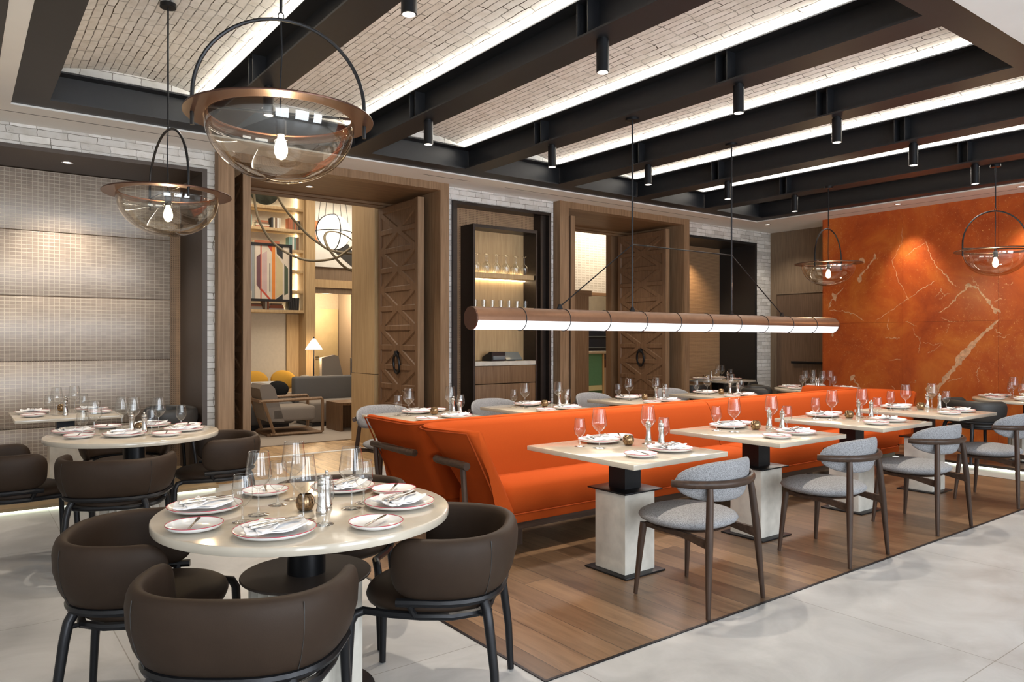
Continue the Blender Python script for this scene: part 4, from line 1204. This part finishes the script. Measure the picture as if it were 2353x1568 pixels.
# niche tables
for (c, tn) in ((LT, 'the woven niche table'), (N3, 'the dark niche table')):
    x, y = c
    for s, w in ((-1, 'left side of'), (1, 'right side of')):
        put_plate(x + s * .24, y + .17, z, PI / 2, 'on the %s %s' % (w, tn)); put_side(x + s * .26, y - .18, z, 1, 'on the %s %s' % (w, tn))
        put_wine(x + s * .08, y - .05 + .10 * s, z, 'on the %s %s' % (w, tn)); put_water(x + s * .13, y - .12 - .05 * s, z, 'on the %s %s' % (w, tn))
    put_mills((x + .02, y + .15), (x - .02, y - .22), z, tn)
    VO.place((x, y + .27, z), 0, 'bronze glass candle holder on %s' % tn, 'candle holder', 'bronze candle holders')
# round tables at the marble wall
for (c, tn, q) in ((FT, 'the round table by the wood door', 35), (RT, 'the round table before the marble wall', 15)):
    for k, w in enumerate(('rear', 'door-side', 'bench-side', 'aisle-side')):
        a = R(q + 90 * k); x, y = c; s = 'at the %s seat of %s' % (w, tn)
        put_plate(x + .38 * math.cos(a), y + .38 * math.sin(a), z, a + PI / 2, s)
        b_ = a + .75; put_side(x + .43 * math.cos(b_), y + .43 * math.sin(b_), z, a, s)
        put_wine(x + .17 * math.cos(a + .3), y + .17 * math.sin(a + .3), z, s); put_water(x + .21 * math.cos(a - .35), y + .21 * math.sin(a - .35), z, s)
    put_mills((c[0] + .03, c[1] + .04), (c[0] - .04, c[1] - .03), z, tn)
ON = ['first', 'second', 'third', 'fourth', 'fifth', 'sixth', 'seventh']
# upside-down glasses on the cabinet shelves
for k in range(11):
    row = k % 2; x = 5.30 + k * .079
    WG.place((x, 7.825 + .075 * row, 2.296 + .249), 0, 'upturned wine glass on the upper cabinet shelf, %s row, %s from the left' % (['front', 'back'][row], ON[k // 2]), 'glass', 'upturned wine glasses in the cabinet', tilt=(PI, 0))


def mk_tumbler():
    r = thing('tumbler', '', 'glass')
    MB().lathe([(.024, 0), (.026, .002), (.030, .09)], 20, cap=False).build('wall', M_glass, r)
    MB().lathe([(.024, 0), (.024, .008)], 20).build('base', M_glass, r)
    return r


TU = Proto(mk_tumbler)
for k in range(13):
    row = k % 2; x = 5.285 + k * .068
    TU.place((x, 7.82 + .09 * row, 1.861), 0, 'clear tumbler on the lower cabinet shelf, %s row, %s from the left' % (['front', 'back'][row], ON[k // 2]), 'glass', 'tumblers in the cabinet')

# ------------------------------------------------------------------ glass dome pendants


def pendant(x, y, z, hoop_deg, ceil, label, seed=0):
    r = thing('pendant_lamp', label, 'pendant lamp', (x, y, z), R(hoop_deg), 'glass dome pendants')
    MB().lathe([(.400, .000), (.401, .004), (.398, .009), (.303, .014), (.300, .010), (.302, .004)], 96, cap=False).ring_loft([[Vector((.302 * math.cos(2 * PI * j / 96), .302 * math.sin(2 * PI * j / 96), .004)) for j in range(96)], [Vector((.400 * math.cos(2 * PI * j / 96), .400 * math.sin(2 * PI * j / 96), 0)) for j in range(96)]], cap=False).build('rim_disc', M_copper, r, sharp=30)
    pr = []
    for k in range(15):
        a = PI / 2 * k / 14; pr.append((max(.318 * math.sin(a), .001), -.012 - .265 * math.cos(a) ** .95 if k < 14 else -.012))
    MB().lathe(pr + [(.312, -.002), (.306, .0)], 64, cap=False).build('glass_bowl', M_glassA, r, sharp=80)
    m = MB(); hr = .362
    P = [(-hr, 0, -.055), (-hr, 0, 0)] + [(-hr * math.cos(PI * k / 28), 0, .075 + .365 * math.sin(PI * k / 28)) for k in range(29)] + [(hr, 0, 0), (hr, 0, -.055)]
    m.tube(P, .0085, 8, up=(0, 1, 0)).build('hoop', M_rod, r)
    m = MB(); m.tube([(-hr, 0, .028), (hr, 0, .028)], .006, 8, up=(0, 0, 1)).build('crossbar', M_rod, r)
    m = MB(); m.tube([(0, 0, .43), (.004, .004, .3), (-.003, .002, .15), (0, 0, .0), (0, 0, -.02)], .0038, 6).build('cord', M_rod, r)
    m = MB(); m.lathe([(.02, -.07), (.022, -.068), (.022, -.005), (.012, .0), (.012, .03)], 20).build('socket', M_rod, r)
    m = MB(); m.lathe([(.001, -.178), (.018, -.170), (.027, -.150), (.029, -.130), (.022, -.100), (.014, -.080), (.013, -.070)], 20).build('bulb', M_bulb, r)
    m = MB(); m.tube([(0, 0, ceil - z), (0, 0, .47)], .0062, 8).tube([(0, .0, .455 + .016 * math.cos(a)) if 0 else (.012 * math.sin(a), 0, .456 + .016 * math.cos(a)) for a in [2 * PI * k / 14 for k in range(14)]], .003, 6, loop=True).build('rod', M_rod, r)
    m = MB(); m.lathe([(.05, ceil - z - .028), (.052, ceil - z - .026), (.052, ceil - z)], 28).build('canopy', M_rod, r)
    lamp('pendant_light', 'POINT', (x, y, z - .21), 9, WARM2, radius=.03)
    return r


pendant(1.144, 3.218, 2.41, -19, 3.70, 'large glass dome pendant with copper rim over the nearest round table')
pendant(1.139, 5.37, 2.41, 97, 3.70, 'glass dome pendant with copper rim in front of the woven niche')
pendant(8.75, 5.03, 2.385, 5, FZ, 'glass dome pendant hanging before the wood door and marble edge')
pendant(9.13, 3.30, 2.41, -37, FZ, 'glass dome pendant before the marble wall, nearest the right picture edge')

# ------------------------------------------------------------------ linear pendant
LY, LZ, LR_ = 4.51, 1.595, .0865; X0, X1 = 3.02, 7.92
r = thing('linear_pendant', 'long horizontal copper tube lamp with white diffuser hanging above the orange bench', 'pendant lamp', (0, LY, LZ))


def halftube(a0, a1, rad, x0, x1, n=18):
    m = MB(); A = [a0 + (a1 - a0) * k / n for k in range(n + 1)]
    prof = [(rad * math.cos(a), rad * math.sin(a)) for a in A] + [((rad - .006) * math.cos(a), (rad - .006) * math.sin(a)) for a in A[::-1]]
    m.ring_loft([[Vector((x, p[0], p[1])) for p in prof] for x in (x0, x1)]); return m


halftube(R(-10), R(190), LR_, X0, X1).build('housing', M_copperd, r, sharp=50)
halftube(R(191), R(349), LR_ - .004, X0 + .01, X1 - .01).build('diffuser', M_diff, r, sharp=50)
for x in (X0 - .012, X1): MB().lathe([(LR_, 0), (LR_ + .001, .006), (LR_, .012)], 40, M=Matrix.Rotation(PI / 2, 4, 'Y')).build('end_cap', M_copper, r, loc=(x, 0, 0))
for k in range(1, 11):
    x = X0 + (X1 - X0) * k / 11
    MB().tube([(x, (LR_ + .001) * math.cos(2 * PI * j / 32), (LR_ + .001) * math.sin(2 * PI * j / 32)) for j in range(32)], .004, 6, loop=True).build('band', M_rod, r)
NZ = 2.265 - LZ
for x in (4.70, 6.09):
    MB().tube([(x, 0, LR_), (x, 0, FZ - LZ)], .0078, 8).build('rod', M_rod, r)
    MB().lathe([(.055, FZ - LZ - .02), (.06, FZ - LZ - .018), (.06, FZ - LZ)], 28, c=(x, 0, 0)).build('canopy', M_rod, r)
MB().tube([(4.70, 0, NZ), (6.09, 0, NZ)], .0055, 8).build('link_rod', M_rod, r)
for a, b_ in ((4.70, 3.87), (6.09, 6.944)): MB().tube([(a, 0, NZ), (b_, 0, LR_ + .02)], .0055, 8).build('stay_rod', M_rod, r)
for x in (3.87, 4.70, 6.09, 6.944):
    m = MB(); m.poly_prism([(x - .03, LR_ - .005), (x + .03, LR_ - .005), (x + .008, LR_ + .04), (x - .008, LR_ + .04)], 'Y', -.008, .008); m.build('bracket', M_rod, r)
lamp('linear_light', 'AREA', (5.47, LY, LZ - .10), 22, (1, .96, .9), (0, 0, 0), 4.8, .1)

# ------------------------------------------------------------------ lounge beyond the first doorway
LC = 4.45
struct('wall_lounge_left', bx(1.6, 1.7, 9.0, 19, 0, LC), M_taupewall, 'taupe side wall of the lounge', 'wall')
m = MB(); m.box(1.7, 7.72, 9.0, 9.06, SO - .02, LC); m.box(7.72, 16, 9.0, 9.06, SO - .02, LC); m.box(4.86, 6.6, 9.0, 9.06, 0, SO); m.box(9.34, 16, 9.0, 9.06, 0, SO); m.box(1.7, 2.2, 9.0, 9.06, 0, SO)
struct('wall_lounge_front', m, M_taupewall, 'wall between dining room and lounge', 'wall')
struct('wall_lounge_divider', bx(7.72, 7.82, 9.06, 19, 0, LC), M_taupewall, 'wall dividing the lounge from the bar', 'wall')
struct('ceiling_lounge', bx(1.6, 16, 9.0, 19, LC, LC + .1), M_plaster, 'pale ceiling of the lounge and bar', 'ceiling')
m = MB(); m.box(4.50, 4.62, 9.07, 9.78, .97, LC); m.box(4.495, 4.625, 9.065, 9.785, 0, .963)
struct('wall_lounge_pier', m, M_lightwood, 'pale oak pier beside the carved door', 'wall')
struct('wall_lounge_back', bx(1.7, 5.42, 13.86, 14.0, 0, LC), M_creamwall, 'fabric covered wall behind the lounge bookshelves', 'wall')
m = MB(); m.box(5.25, 5.43, 13.42, 14.0, 0, LC); m.box(5.02, 5.25, 13.80, 13.86, 0, 1.92)
struct('wall_lounge_column', m, M_lightwood, 'pale oak column beside the lounge bookshelves', 'wall')
m = MB(); m.box(5.43, 7.72, 15.0, 15.1, 2.42, LC); m.box(5.43, 6.03, 15.0, 15.1, 0, 2.42); m.box(6.93, 7.72, 15.0, 15.1, 0, 2.42)
struct('wall_lounge_far', m, M_panelwood, 'brown panelled far wall of the lounge', 'wall')
struct('trim_9', bx(5.43, 7.02, 14.97, 15.0, 2.54, 2.71), M_lightwood, 'cream band over the far corridor opening', 'trim')
m = MB(); m.box(6.93, 6.99, 14.9, 15.0, 0, 2.54); m.box(6.99, 7.2, 14.96, 15.0, 0, 4.4)
struct('trim_10', m, M_lightwood, 'pale post at the right of the far corridor opening', 'trim')
struct('wall_corridor', bx(5.43, 7.72, 17.6, 17.7, 0, LC), M_creamwall, 'cream wall at the end of the far corridor', 'wall')
t = thing('door_3', 'cream corridor door with dark fittings beyond the floor lamp', 'door', (7.2, 17.6, 0)); t['kind'] = 'structure'
bx(-.22, .5, -.05, 0, 0, 2.2, bev=.004).build('door_panel', flat('cream_door', (.62, .53, .34)), t)
MB().tube([(-.12, -.09, 1.0), (-.02, -.09, 1.0)], .012, 6).build('door_handle', M_rod, t)
bx(-.235, -.215, -.06, -.04, 1.75, 1.85).build('hinge', M_rod, t)
lamp('corridor_light', 'POINT', (7.0, 16.6, 2.3), 60, WARM2, radius=.1)
lamp('lounge_light', 'AREA', (4.4, 11.3, LC - .05), 85, WARM, (0, 0, 0), 3.2, 3.0)
lamp('lounge_light', 'AREA', (6.6, 13.8, LC - .05), 40, WARM, (0, 0, 0), 1.6, 1.2)

t = thing('bookcase', 'pale oak wall shelves with glowing strip lights behind the framed picture', 'bookcase', (3.2, 13.5, 0))
SHZ = [1.93, 2.30, 2.68, 3.06, 3.44, 3.84]
for zz_ in SHZ:
    bx(0, 2.024, 0, .355, zz_, zz_ + .055, bev=.003).build('shelf', M_lightwood, t)
for zz_ in SHZ:
    bx(.02, 1.99, .325, .35, zz_ + .0555, zz_ + .068).build('shelf_light', M_shelfled, t)
bx(2.025, 2.045, 0, .36, 1.93, 4.4).build('side_panel', M_lightwood, t)
bx(1.995, 2.015, .30, .325, 1.99, 4.38).build('side_light', M_shelfled, t)

BC_ = {k: flat('book_' + k, c) for k, c in (('cream', (.62, .55, .42)), ('rust', (.40, .13, .06)), ('black', (.03, .03, .03)), ('brown', (.20, .12, .07)), ('teal', (.20, .34, .30)), ('white', (.70, .67, .6)))}


def book(x, y, z, w, d, h, mat, label, rot=0, tilt=0):
    """cover wraps the page block"""
    r = thing('book', label, 'book', (x, y, z), rot, 'books on the lounge shelves')
    if w < h:     # standing
        m = MB(); m.box(-w / 2, w / 2, -.004, .004, 0, h); m.box(-w / 2, -w / 2 + .004, 0, d, 0, h); m.box(w / 2 - .004, w / 2, 0, d, 0, h); m.build('cover', BC_[mat], r)
        bx(-w / 2 + .004, w / 2 - .004, .004, d - .006, .004, h - .004).build('pages', BC_['white'], r)
    else:
        m = MB(); m.box(-w / 2, w / 2, -.004, d, 0, .004); m.box(-w / 2, w / 2, -.004, d, h - .004, h); m.box(-w / 2, w / 2, -.004, .002, .004, h - .004); m.build('cover', BC_[mat], r)
        bx(-w / 2 + .006, w / 2 - .006, .002, d - .006, .004, h - .004).build('pages', BC_['white'], r)
    if tilt: r.rotation_euler = (0, tilt, rot)


zt_ = SHZ[4] + .0555
nm = ['bottom', 'lower middle', 'middle', 'top']
for k, (w, c) in enumerate(((.24, 'rust'), (.25, 'cream'), (.22, 'brown'), (.21, 'rust'))):
    book(4.50, 13.62, zt_ + .034 * k, w, .17, .034, c, '%s book of the second shelf flat stack, %s cover' % (nm[k], c))
for k in range(5): book(4.67 + k * .036, 13.60, zt_, .033, .16, .20, ['black', 'cream', 'brown', 'white', 'cream'][k], '%s upright book beside the flat stack, %s from the left' % (['black', 'cream', 'brown', 'white', 'cream'][k], ON[k]))
for k in range(6): book(5.0 + k * .037, 13.60, zt_, .034, .17, .22 - .008 * k, ['rust', 'rust', 'brown', 'rust', 'brown', 'black'][k], '%s book in the rust row near the column, %s from the left' % (['rust', 'rust', 'brown', 'rust', 'brown', 'black'][k], ON[k]))
book(4.28, 13.6, zt_, .03, .16, .22, 'teal', 'teal upright book at the doorway post end of the second shelf')
zt_ = SHZ[3] + .0555
for k, c in enumerate(('cream', 'brown', 'rust')): book(4.58, 13.62, zt_ + .05 * k, .52 - .03 * k, .19, .048, c, '%s wide book of the stack above the framed picture, %s cover' % (nm[k], c))
for k in range(6): book(5.0 + k * .033, 13.60, zt_, .03, .17, .25, ['teal', 'teal', 'white', 'teal', 'brown', 'brown'][k], '%s book in the teal row beside the picture, %s from the left' % (['teal', 'teal', 'white', 'teal', 'brown', 'brown'][k], ON[k]))
zt_ = SHZ[0] + .0555
for k, (w, c) in enumerate(((.27, 'white'), (.26, 'cream'), (.24, 'rust'), (.22, 'brown'))): book(4.36, 13.62, zt_ + .03 * k, w, .17, .03, c, '%s book of the left flat stack on the lowest shelf, %s cover' % (nm[k], c))
for k in range(3): book(4.52 + k * .036, 13.60, zt_, .032, .16, .21 - .02 * k, ['brown', 'cream', 'rust'][k], '%s upright book leaning by the left stack on the lowest shelf' % ['brown', 'cream', 'rust'][k])
for k, (w, c) in enumerate(((.30, 'white'), (.27, 'rust'), (.24, 'rust'), (.20, 'brown'))): book(4.76, 13.62, zt_ + .03 * k, w, .17, .03, c, '%s book of the middle flat stack on the lowest shelf, %s cover' % (nm[k], c))
for k in range(6): book(4.99 + k * .034, 13.60, zt_ + .002, .028, .17, .235, 'black', 'black leaning book under the picture corner, %s from the left' % ON[k], tilt=.06)
# round dish on the top shelf
t = thing('display_dish', 'large dark and silver round dish standing on the top lounge shelf', 'dish', (4.52, 13.68, SHZ[5] + .056))
MB().lathe([(.0, 0), (.20, .02), (.27, .05), (.28, .06), (.19, .035), (0, .02)], 40, M=Matrix.Rotation(R(80), 4, 'X')).build('dish', plain('smoked_silver', (.10, .12, .11), .18, .8, var=.7, vscale=5), t, loc=(0, 0, .28))
bx(-.10, .10, -.05, .05, 0, .02, bev=.004).build('stand', M_rod, t)

# framed abstract picture: invented coloured strips
t = thing('framed_picture', 'black framed abstract picture of coloured vertical strips before the bookshelves', 'picture', (4.15, 13.42, 2.13))
m = MB(); W2, H2, fr = .83, 1.06, .045
m.box(0, W2, 0, .05, 0, fr); m.box(0, W2, 0, .05, H2 - fr, H2); m.box(0, fr, 0, .05, fr, H2 - fr); m.box(W2 - fr, W2, 0, .05, fr, H2 - fr)
m.build('frame', M_screen, t)
mats = [flat('art_' + k, c) for k, c in (('cream', (.58, .50, .40)), ('blue', (.05, .08, .28)), ('slate', (.24, .26, .25)), ('red', (.45, .05, .02)), ('plum', (.12, .05, .06)), ('pink', (.48, .34, .32)), ('orange', (.62, .20, .03)), ('black', (.02, .02, .02)), ('green', (.05, .07, .04)), ('sand', (.5, .40, .22)))]
m = MB(); m.box(fr, W2 - fr, .02, .045, fr, H2 - fr, mi=0)


def strip(pts, mi, y=.018):
    m.poly_prism(pts, 'Y', y, .021, mi)


a0, a1 = fr, H2 - fr
strip([(.05, .18), (.09, .18), (.09, a1), (.05, a1)], 1); strip([(.095, a0), (.14, a0), (.14, a1), (.095, a1)], 2); strip([(.145, a0), (.155, a0), (.155, a1), (.145, a1)], 7)
strip([(.18, .30), (.25, .20), (.25, .86), (.18, .80)], 4); strip([(.25, a0), (.27, a0), (.27, a1), (.25, a1)], 3); strip([(.28, .16), (.37, .10), (.37, .92), (.28, .86)], 5)
strip([(.24, .22), (.26, .24), (.44, a0), (.40, a0)], 3, .0165); strip([(.415, .18), (.43, .18), (.43, .70), (.415, .70)], 7); strip([(.46, a0), (.52, a0), (.52, a1), (.46, a1)], 6)
strip([(.38, a1), (.46, .90), (.46, a1)], 3, .0165); strip([(.53, .07), (.66, .14), (.66, .70), (.53, .88)], 9); strip([(.54, a1), (.66, a1), (.66, .78), (.55, .88)], 7)
strip([(.53, a0), (.66, .14), (.66, a0)], 7, .0165); strip([(.69, .12), (.76, .16), (.76, .62), (.69, .70)], 8)
m.build('canvas', mats, t)
# wall art on the far wall
t = thing('wall_art', 'large white canvas with orange and black shapes behind the hanging globe', 'picture', (6.0, 14.96, 2.98))
m = MB(); m.box(0, .93, 0, .035, 0, 1.42, mi=0)
def strip2(p, mi): m.poly_prism(p, 'Y', -.002, .001, mi)
strip2([(0, .55), (.30, .42), (.34, .62), (.20, .95), (0, .98)], 1); strip2([(.52, .30), (.93, -.0), (.93, .30), (.80, .52), (.60, .55)], 2)
m.build('canvas', [flat('art_white', (.72, .70, .64)), flat('art_coral', (.75, .20, .06)), flat('art_ink', (.03, .028, .025))], t)

# hanging globe
t = thing('globe_pendant', 'white globe pendant in a black ring cage hanging in the lounge', 'pendant lamp', (6.04, 14.0, 3.59))
MB().superell((0, 0, 0), .345, .345, .345, 2, 2, 40, 20).build('globe', M_ball, t)
for q, ax in ((0, 'X'), (PI / 2, 'X'), (PI / 2, 'Y')):
    Mx = Matrix.Rotation(q, 3, ax); m = MB(); m.tube([Mx @ Vector((.358 * math.cos(2 * PI * j / 40), .358 * math.sin(2 * PI * j / 40), 0)) for j in range(40)], .010, 6, loop=True); m.build('cage_ring', M_rod, t)
for a in (-.33, -.17, 0, .17, .33): MB().tube([(a, 0, math.sqrt(.36 ** 2 - a * a) if abs(a) < .3 else .12), (a * .7, 0, LC - 3.59)], .005, 5).build('cord', M_rod, t)

# looping ribbon sculpture


def smooth(P, n=10):
    P = [Vector(p) for p in P]; out = []
    for i in range(len(P) - 1):
        p0, p1, p2, p3 = P[max(i - 1, 0)], P[i], P[i + 1], P[min(i + 2, len(P) - 1)]
        for k in range(n):
            t = k / n; out.append(.5 * ((2 * p1) + (p2 - p0) * t + (2 * p0 - 5 * p1 + 4 * p2 - p3) * t * t + (3 * p1 - p0 - 3 * p2 + p3) * t ** 3))
    out.append(P[-1]); return out


t = thing('ribbon_sculpture', 'bronze looping ribbon sculpture hanging across the lounge view', 'sculpture', (0, 12.5, 0))
for nm_, P in (('loop', [(3.98, 0, 4.45), (4.02, .1, 3.85), (4.12, .1, 3.42), (4.40, .1, 3.05), (4.86, 0, 2.83), (5.34, -.1, 2.87), (5.62, -.15, 3.05), (5.84, -.1, 3.22), (6.0, 0, 3.45)]),
               ('loop', [(4.30, 0, 4.45), (4.42, .1, 3.90), (4.86, .15, 3.40), (5.20, .1, 3.13), (5.40, .0, 3.02), (5.85, -.1, 2.98), (6.1, -.1, 3.0)]),
               ('loop', [(6.1, -.3, 2.68), (5.80, -.3, 2.62), (5.50, -.25, 2.72), (5.26, -.2, 2.98), (5.19, -.1, 3.20), (5.27, 0, 3.34), (5.43, 0, 3.37), (5.65, 0, 3.31), (5.85, 0, 3.18), (6.1, 0, 3.05)])):
    MB().tube(smooth(P), .022, 8, flat=.45).build(nm_, M_ribbon, t)

# lounge furniture
tag(bx(2.6, 7.6, 9.86, 13.3, 0.0005, .014, bev=.004).build('rug', M_rug), 'large taupe rug under the lounge seating', 'rug')


def rounded(x0, x1, y0, y1, z0, z1, bev=.03): return MB().box(x0, x1, y0, y1, z0, z1, bev=bev, seg=3)


FZ0 = .0145
t = thing('lounge_armchair', 'taupe armchair in an open oak frame at the lounge doorway', 'armchair', (4.05, 11.08, FZ0), R(-4))
rounded(-.34, .34, -.30, .30, .20, .42, .05).build('seat_cushion', M_lounge, t)
m = MB(); m.ring_loft([[Vector((-.32 - .0, y, .20)) for y in (0,)] * 1 + [Vector((-.32, -.30, .20)), Vector((-.14, -.30, .20)), Vector((-.30, -.30, .72)), Vector((-.42, -.30, .74)), Vector((-.50, -.30, .66))], [Vector((-.32, .0, .2))] + [Vector((-.32, .30, .20)), Vector((-.14, .30, .20)), Vector((-.30, .30, .72)), Vector((-.42, .30, .74)), Vector((-.50, .30, .66))]])
m.b.free(); m.b = bmesh.new()
m.poly_prism([(-.40, .22), (-.14, .20), (-.28, .70), (-.34, .76), (-.46, .76), (-.50, .70)], 'Y', -.30, .30); m.build('backrest', M_lounge, t)
for s in (-1, 1):
    y = s * .36
    m = MB(); m.tube([(-.50, y, .52), (.40, y, .535), (.415, y, .51), (.415, y, .04), (.40, y, .026), (-.36, y, .026)], .024, 4, up=(0, 1, 0)); m.tube([(-.46, y, .52), (-.30, y, .026)], .022, 4, up=(0, 1, 0)).build('side_frame', M_oakl, t)
bx(-.40, .40, -.34, .34, .0, .035).build('base_frame', M_oak, t)
m = MB(); m.box(-.52, -.48, -.37, .37, .50, .54); m.build('rear_rail', M_oakl, t)

t = thing('sofa', 'long charcoal sofa with high back across the lounge', 'sofa', (5.3, 12.1, FZ0))
rounded(-.74, 1.6, .05, .25, .10, .79, .04).build('backrest', M_sofa, t)
rounded(-.70, 1.6, -.55, .045, .065, .40, .05).build('seat_cushion', M_lounge, t)
bx(-.66, 1.55, -.5, .2, 0, .06).build('base', M_screen, t)
t = thing('sofa', 'pale boucle sofa end behind the oak-framed armchair', 'sofa', (3.62, 12.2, FZ0))
rounded(-.9, .75, .0, .24, .30, .72, .08).build('backrest', M_boucle, t)
rounded(-.9, .72, -.65, .02, .08, .42, .06).build('seat_cushion', M_sofa, t)
bx(-.85, .65, -.55, .2, 0, .08).build('base', M_screen, t)


def cushion(x, y, z, mat, label, rot, tilt=.25, s=.22):
    r = MB().superell((0, 0, 0), s, .07, s * .8, 3.2, 2.0, 32, 12).build('cushion', mat, sharp=80)
    r.location = (x, y, z); r.rotation_euler = (-tilt, .1, rot); tag(r, label, 'cushion', 'lounge cushions'); return r


t = thing('sofa', 'low taupe sofa under the bookshelves holding the mustard cushions', 'sofa', (4.2, 13.0, FZ0))
rounded(-.95, .98, -.42, .28, .08, .46, .05).build('seat_cushion', M_lounge, t)
bx(-.9, .93, -.38, .25, 0, .08).build('base', M_screen, t)
cushion(4.14, 12.88, .72, M_mustard, 'mustard cushion at the left above the boucle sofa end', .1)
cushion(4.62, 12.88, .72, M_mustard, 'mustard cushion in the middle behind the charcoal sofa', -.1)
cushion(5.02, 12.88, .68, M_sofa, 'dark grey cushion beside the oak column', .0, s=.15)
cushion(3.92, 12.06, .60, M_rust, 'rust cushion on the pale boucle sofa end', .2, s=.15)
cushion(4.24, 12.06, .62, M_blackfab, 'black cushion on the pale boucle sofa end', -.2, .3, .17)
cushion(5.84, 11.98, .62, plain('patterned_cushion', (.35, .33, .30), .9, var=.95, vscale=7), 'black and cream patterned cushion at the right end of the sofa', 0, .2, .22)
t = thing('coffee_table', 'oak box coffee table with open side by the sofa', 'table', (5.15, 10.95, FZ0))
m = MB(); m.box(-.42, .6, -.25, .3, .40, .44); m.box(-.42, -.38, -.25, .3, 0, .40); m.box(.56, .6, -.25, .3, 0, .4); m.build('table_box', M_oak, t)
bx(-.38, .56, .22, .26, .0, .40).build('back_panel', M_oak, t)
t = thing('floor_lamp', 'floor lamp with white cone shade beside the oak column', 'floor lamp', (5.19, 12.9, FZ0))
MB().tube([(0, 0, .02), (0, 0, 1.47)], .012, 8).build('pole', M_rod, t)
MB().lathe([(.13, 0), (.13, .018), (.02, .022)], 28).build('base', M_rod, t)
MB().lathe([(.155, 1.24), (.145, 1.262), (.03, 1.43), (.012, 1.44)], 32).build('lamp_shade', M_shade, t)
lamp('floor_lamp_light', 'POINT', (5.19, 12.9, 1.15), 12, WARM2, radius=.06)
t = thing('highback_chair', 'high-backed taupe lounge chair seen from behind beyond the sofa', 'chair', (5.50, 12.80, FZ0))
m = MB(); m.poly_prism([(-.22, .3), (.30, .3), (.10, 1.12), (.02, 1.14), (-.22, 1.09)], 'Y', -.05, .05); m.build('backrest', M_lounge, t)
rounded(-.22, .30, -.0, .5, .25, .42, .04).build('seat', M_lounge, t)
for x in (-.18, .26):
    for y in (.03, .45): MB().tube([(x, y, .26), (x, y, 0)], .016, 8).build('leg', M_walnut, t)
t = thing('speaker', 'black upright speaker box at the far corridor post', 'speaker', (6.5, 13.9, FZ0 - .014))
bx(-.10, .10, -.1, .1, 0, 1.06, bev=.006).build('housing', M_screen, t)
bx(-.085, .085, -.104, -.1005, .1, 1.0, bev=.002).build('grille', plain('speaker_cloth', (.03, .025, .022), .9), t)

# ------------------------------------------------------------------ bar beyond the second doorway
struct('wall_bar_far', bx(7.82, 16, 14.4, 14.5, 0, LC), flat('bar_wall', (.62, .54, .40)), 'cream far wall of the bar', 'wall')
struct('wall_bar_side', bx(15.9, 16, 9.0, 14.5, 0, LC), M_taupewall, 'side wall of the bar', 'wall')
struct('wall_bar_pier', bx(8.42, 8.91, 9.6, 9.72, 0, 2.2), M_oak, 'brown oak pier inside the second doorway', 'wall')
m = MB(); m.box(8.2, 9.0, 9.62, 9.72, 2.2, 2.3); m.box(9.0, 11.2, 10.98, 11.1, 2.33, 2.39)
struct('trim_11', m, M_oakx, 'oak edge under the textured bar bulkhead', 'trim')
struct('wall_bar_bulkhead', bx(8.9, 12.4, 11.0, 11.15, 2.39, LC), weave('bar_plaster', (.52, .46, .37), (.60, .54, .45), (.11, .05), rough=.8, spec=.2), 'cream textured bulkhead over the bar', 'wall')
struct('wall_bar_post', bx(8.94, 9.2, 9.08, 9.2, 0, SO), M_oak, 'brown oak post beside the carved door', 'wall')
t = thing('bar_counter', 'bar counter with green glass front and cream top beyond the second doorway', 'counter', (11.4, 12.0, 0))
bx(-.9, .9, -.05, .55, 1.12, 1.17, bev=.004).build('worktop', M_top, t)
bx(-.85, .14, .0, .5, .42, 1.115).build('glass_front', M_greenp, t)
bx(-.85, .14, -.005, .5, .30, .415).build('light_band', flat('cream_band', (.60, .58, .34)), t)
bx(-.85, .14, .005, .5, 0, .295).build('kick_panel', flat('dark_green', (.05, .13, .06)), t)
bx(.15, .19, -.02, .5, 0, 1.115).build('post', M_lightwood, t)
bx(.2, .85, .0, .5, 0, .80).build('side_panel', M_taupewall, t)
bx(.2, .85, -.004, .5, .81, .97).build('drawer', flat('dark_red_wood', (.06, .02, .015)), t)
t = thing('back_bar', 'dark blue back bar cabinet behind the green counter', 'cabinet', (12.5, 13.9, 0))
bx(-1.3, 1.2, 0, .45, 0, 1.75).build('case', M_darkblue, t)
for z_ in (1.22, 1.5): bx(-1.25, 1.15, -.03, 0, z_, z_ + .02).build('shelf', M_posgrey, t)
lamp('bar_light', 'AREA', (10.4, 10.2, 3.9), 60, WARM, (0, 0, 0), 1.6, 1.2)
lamp('bar_light', 'POINT', (10.8, 12.9, 2.9), 90, WARM, radius=.1)
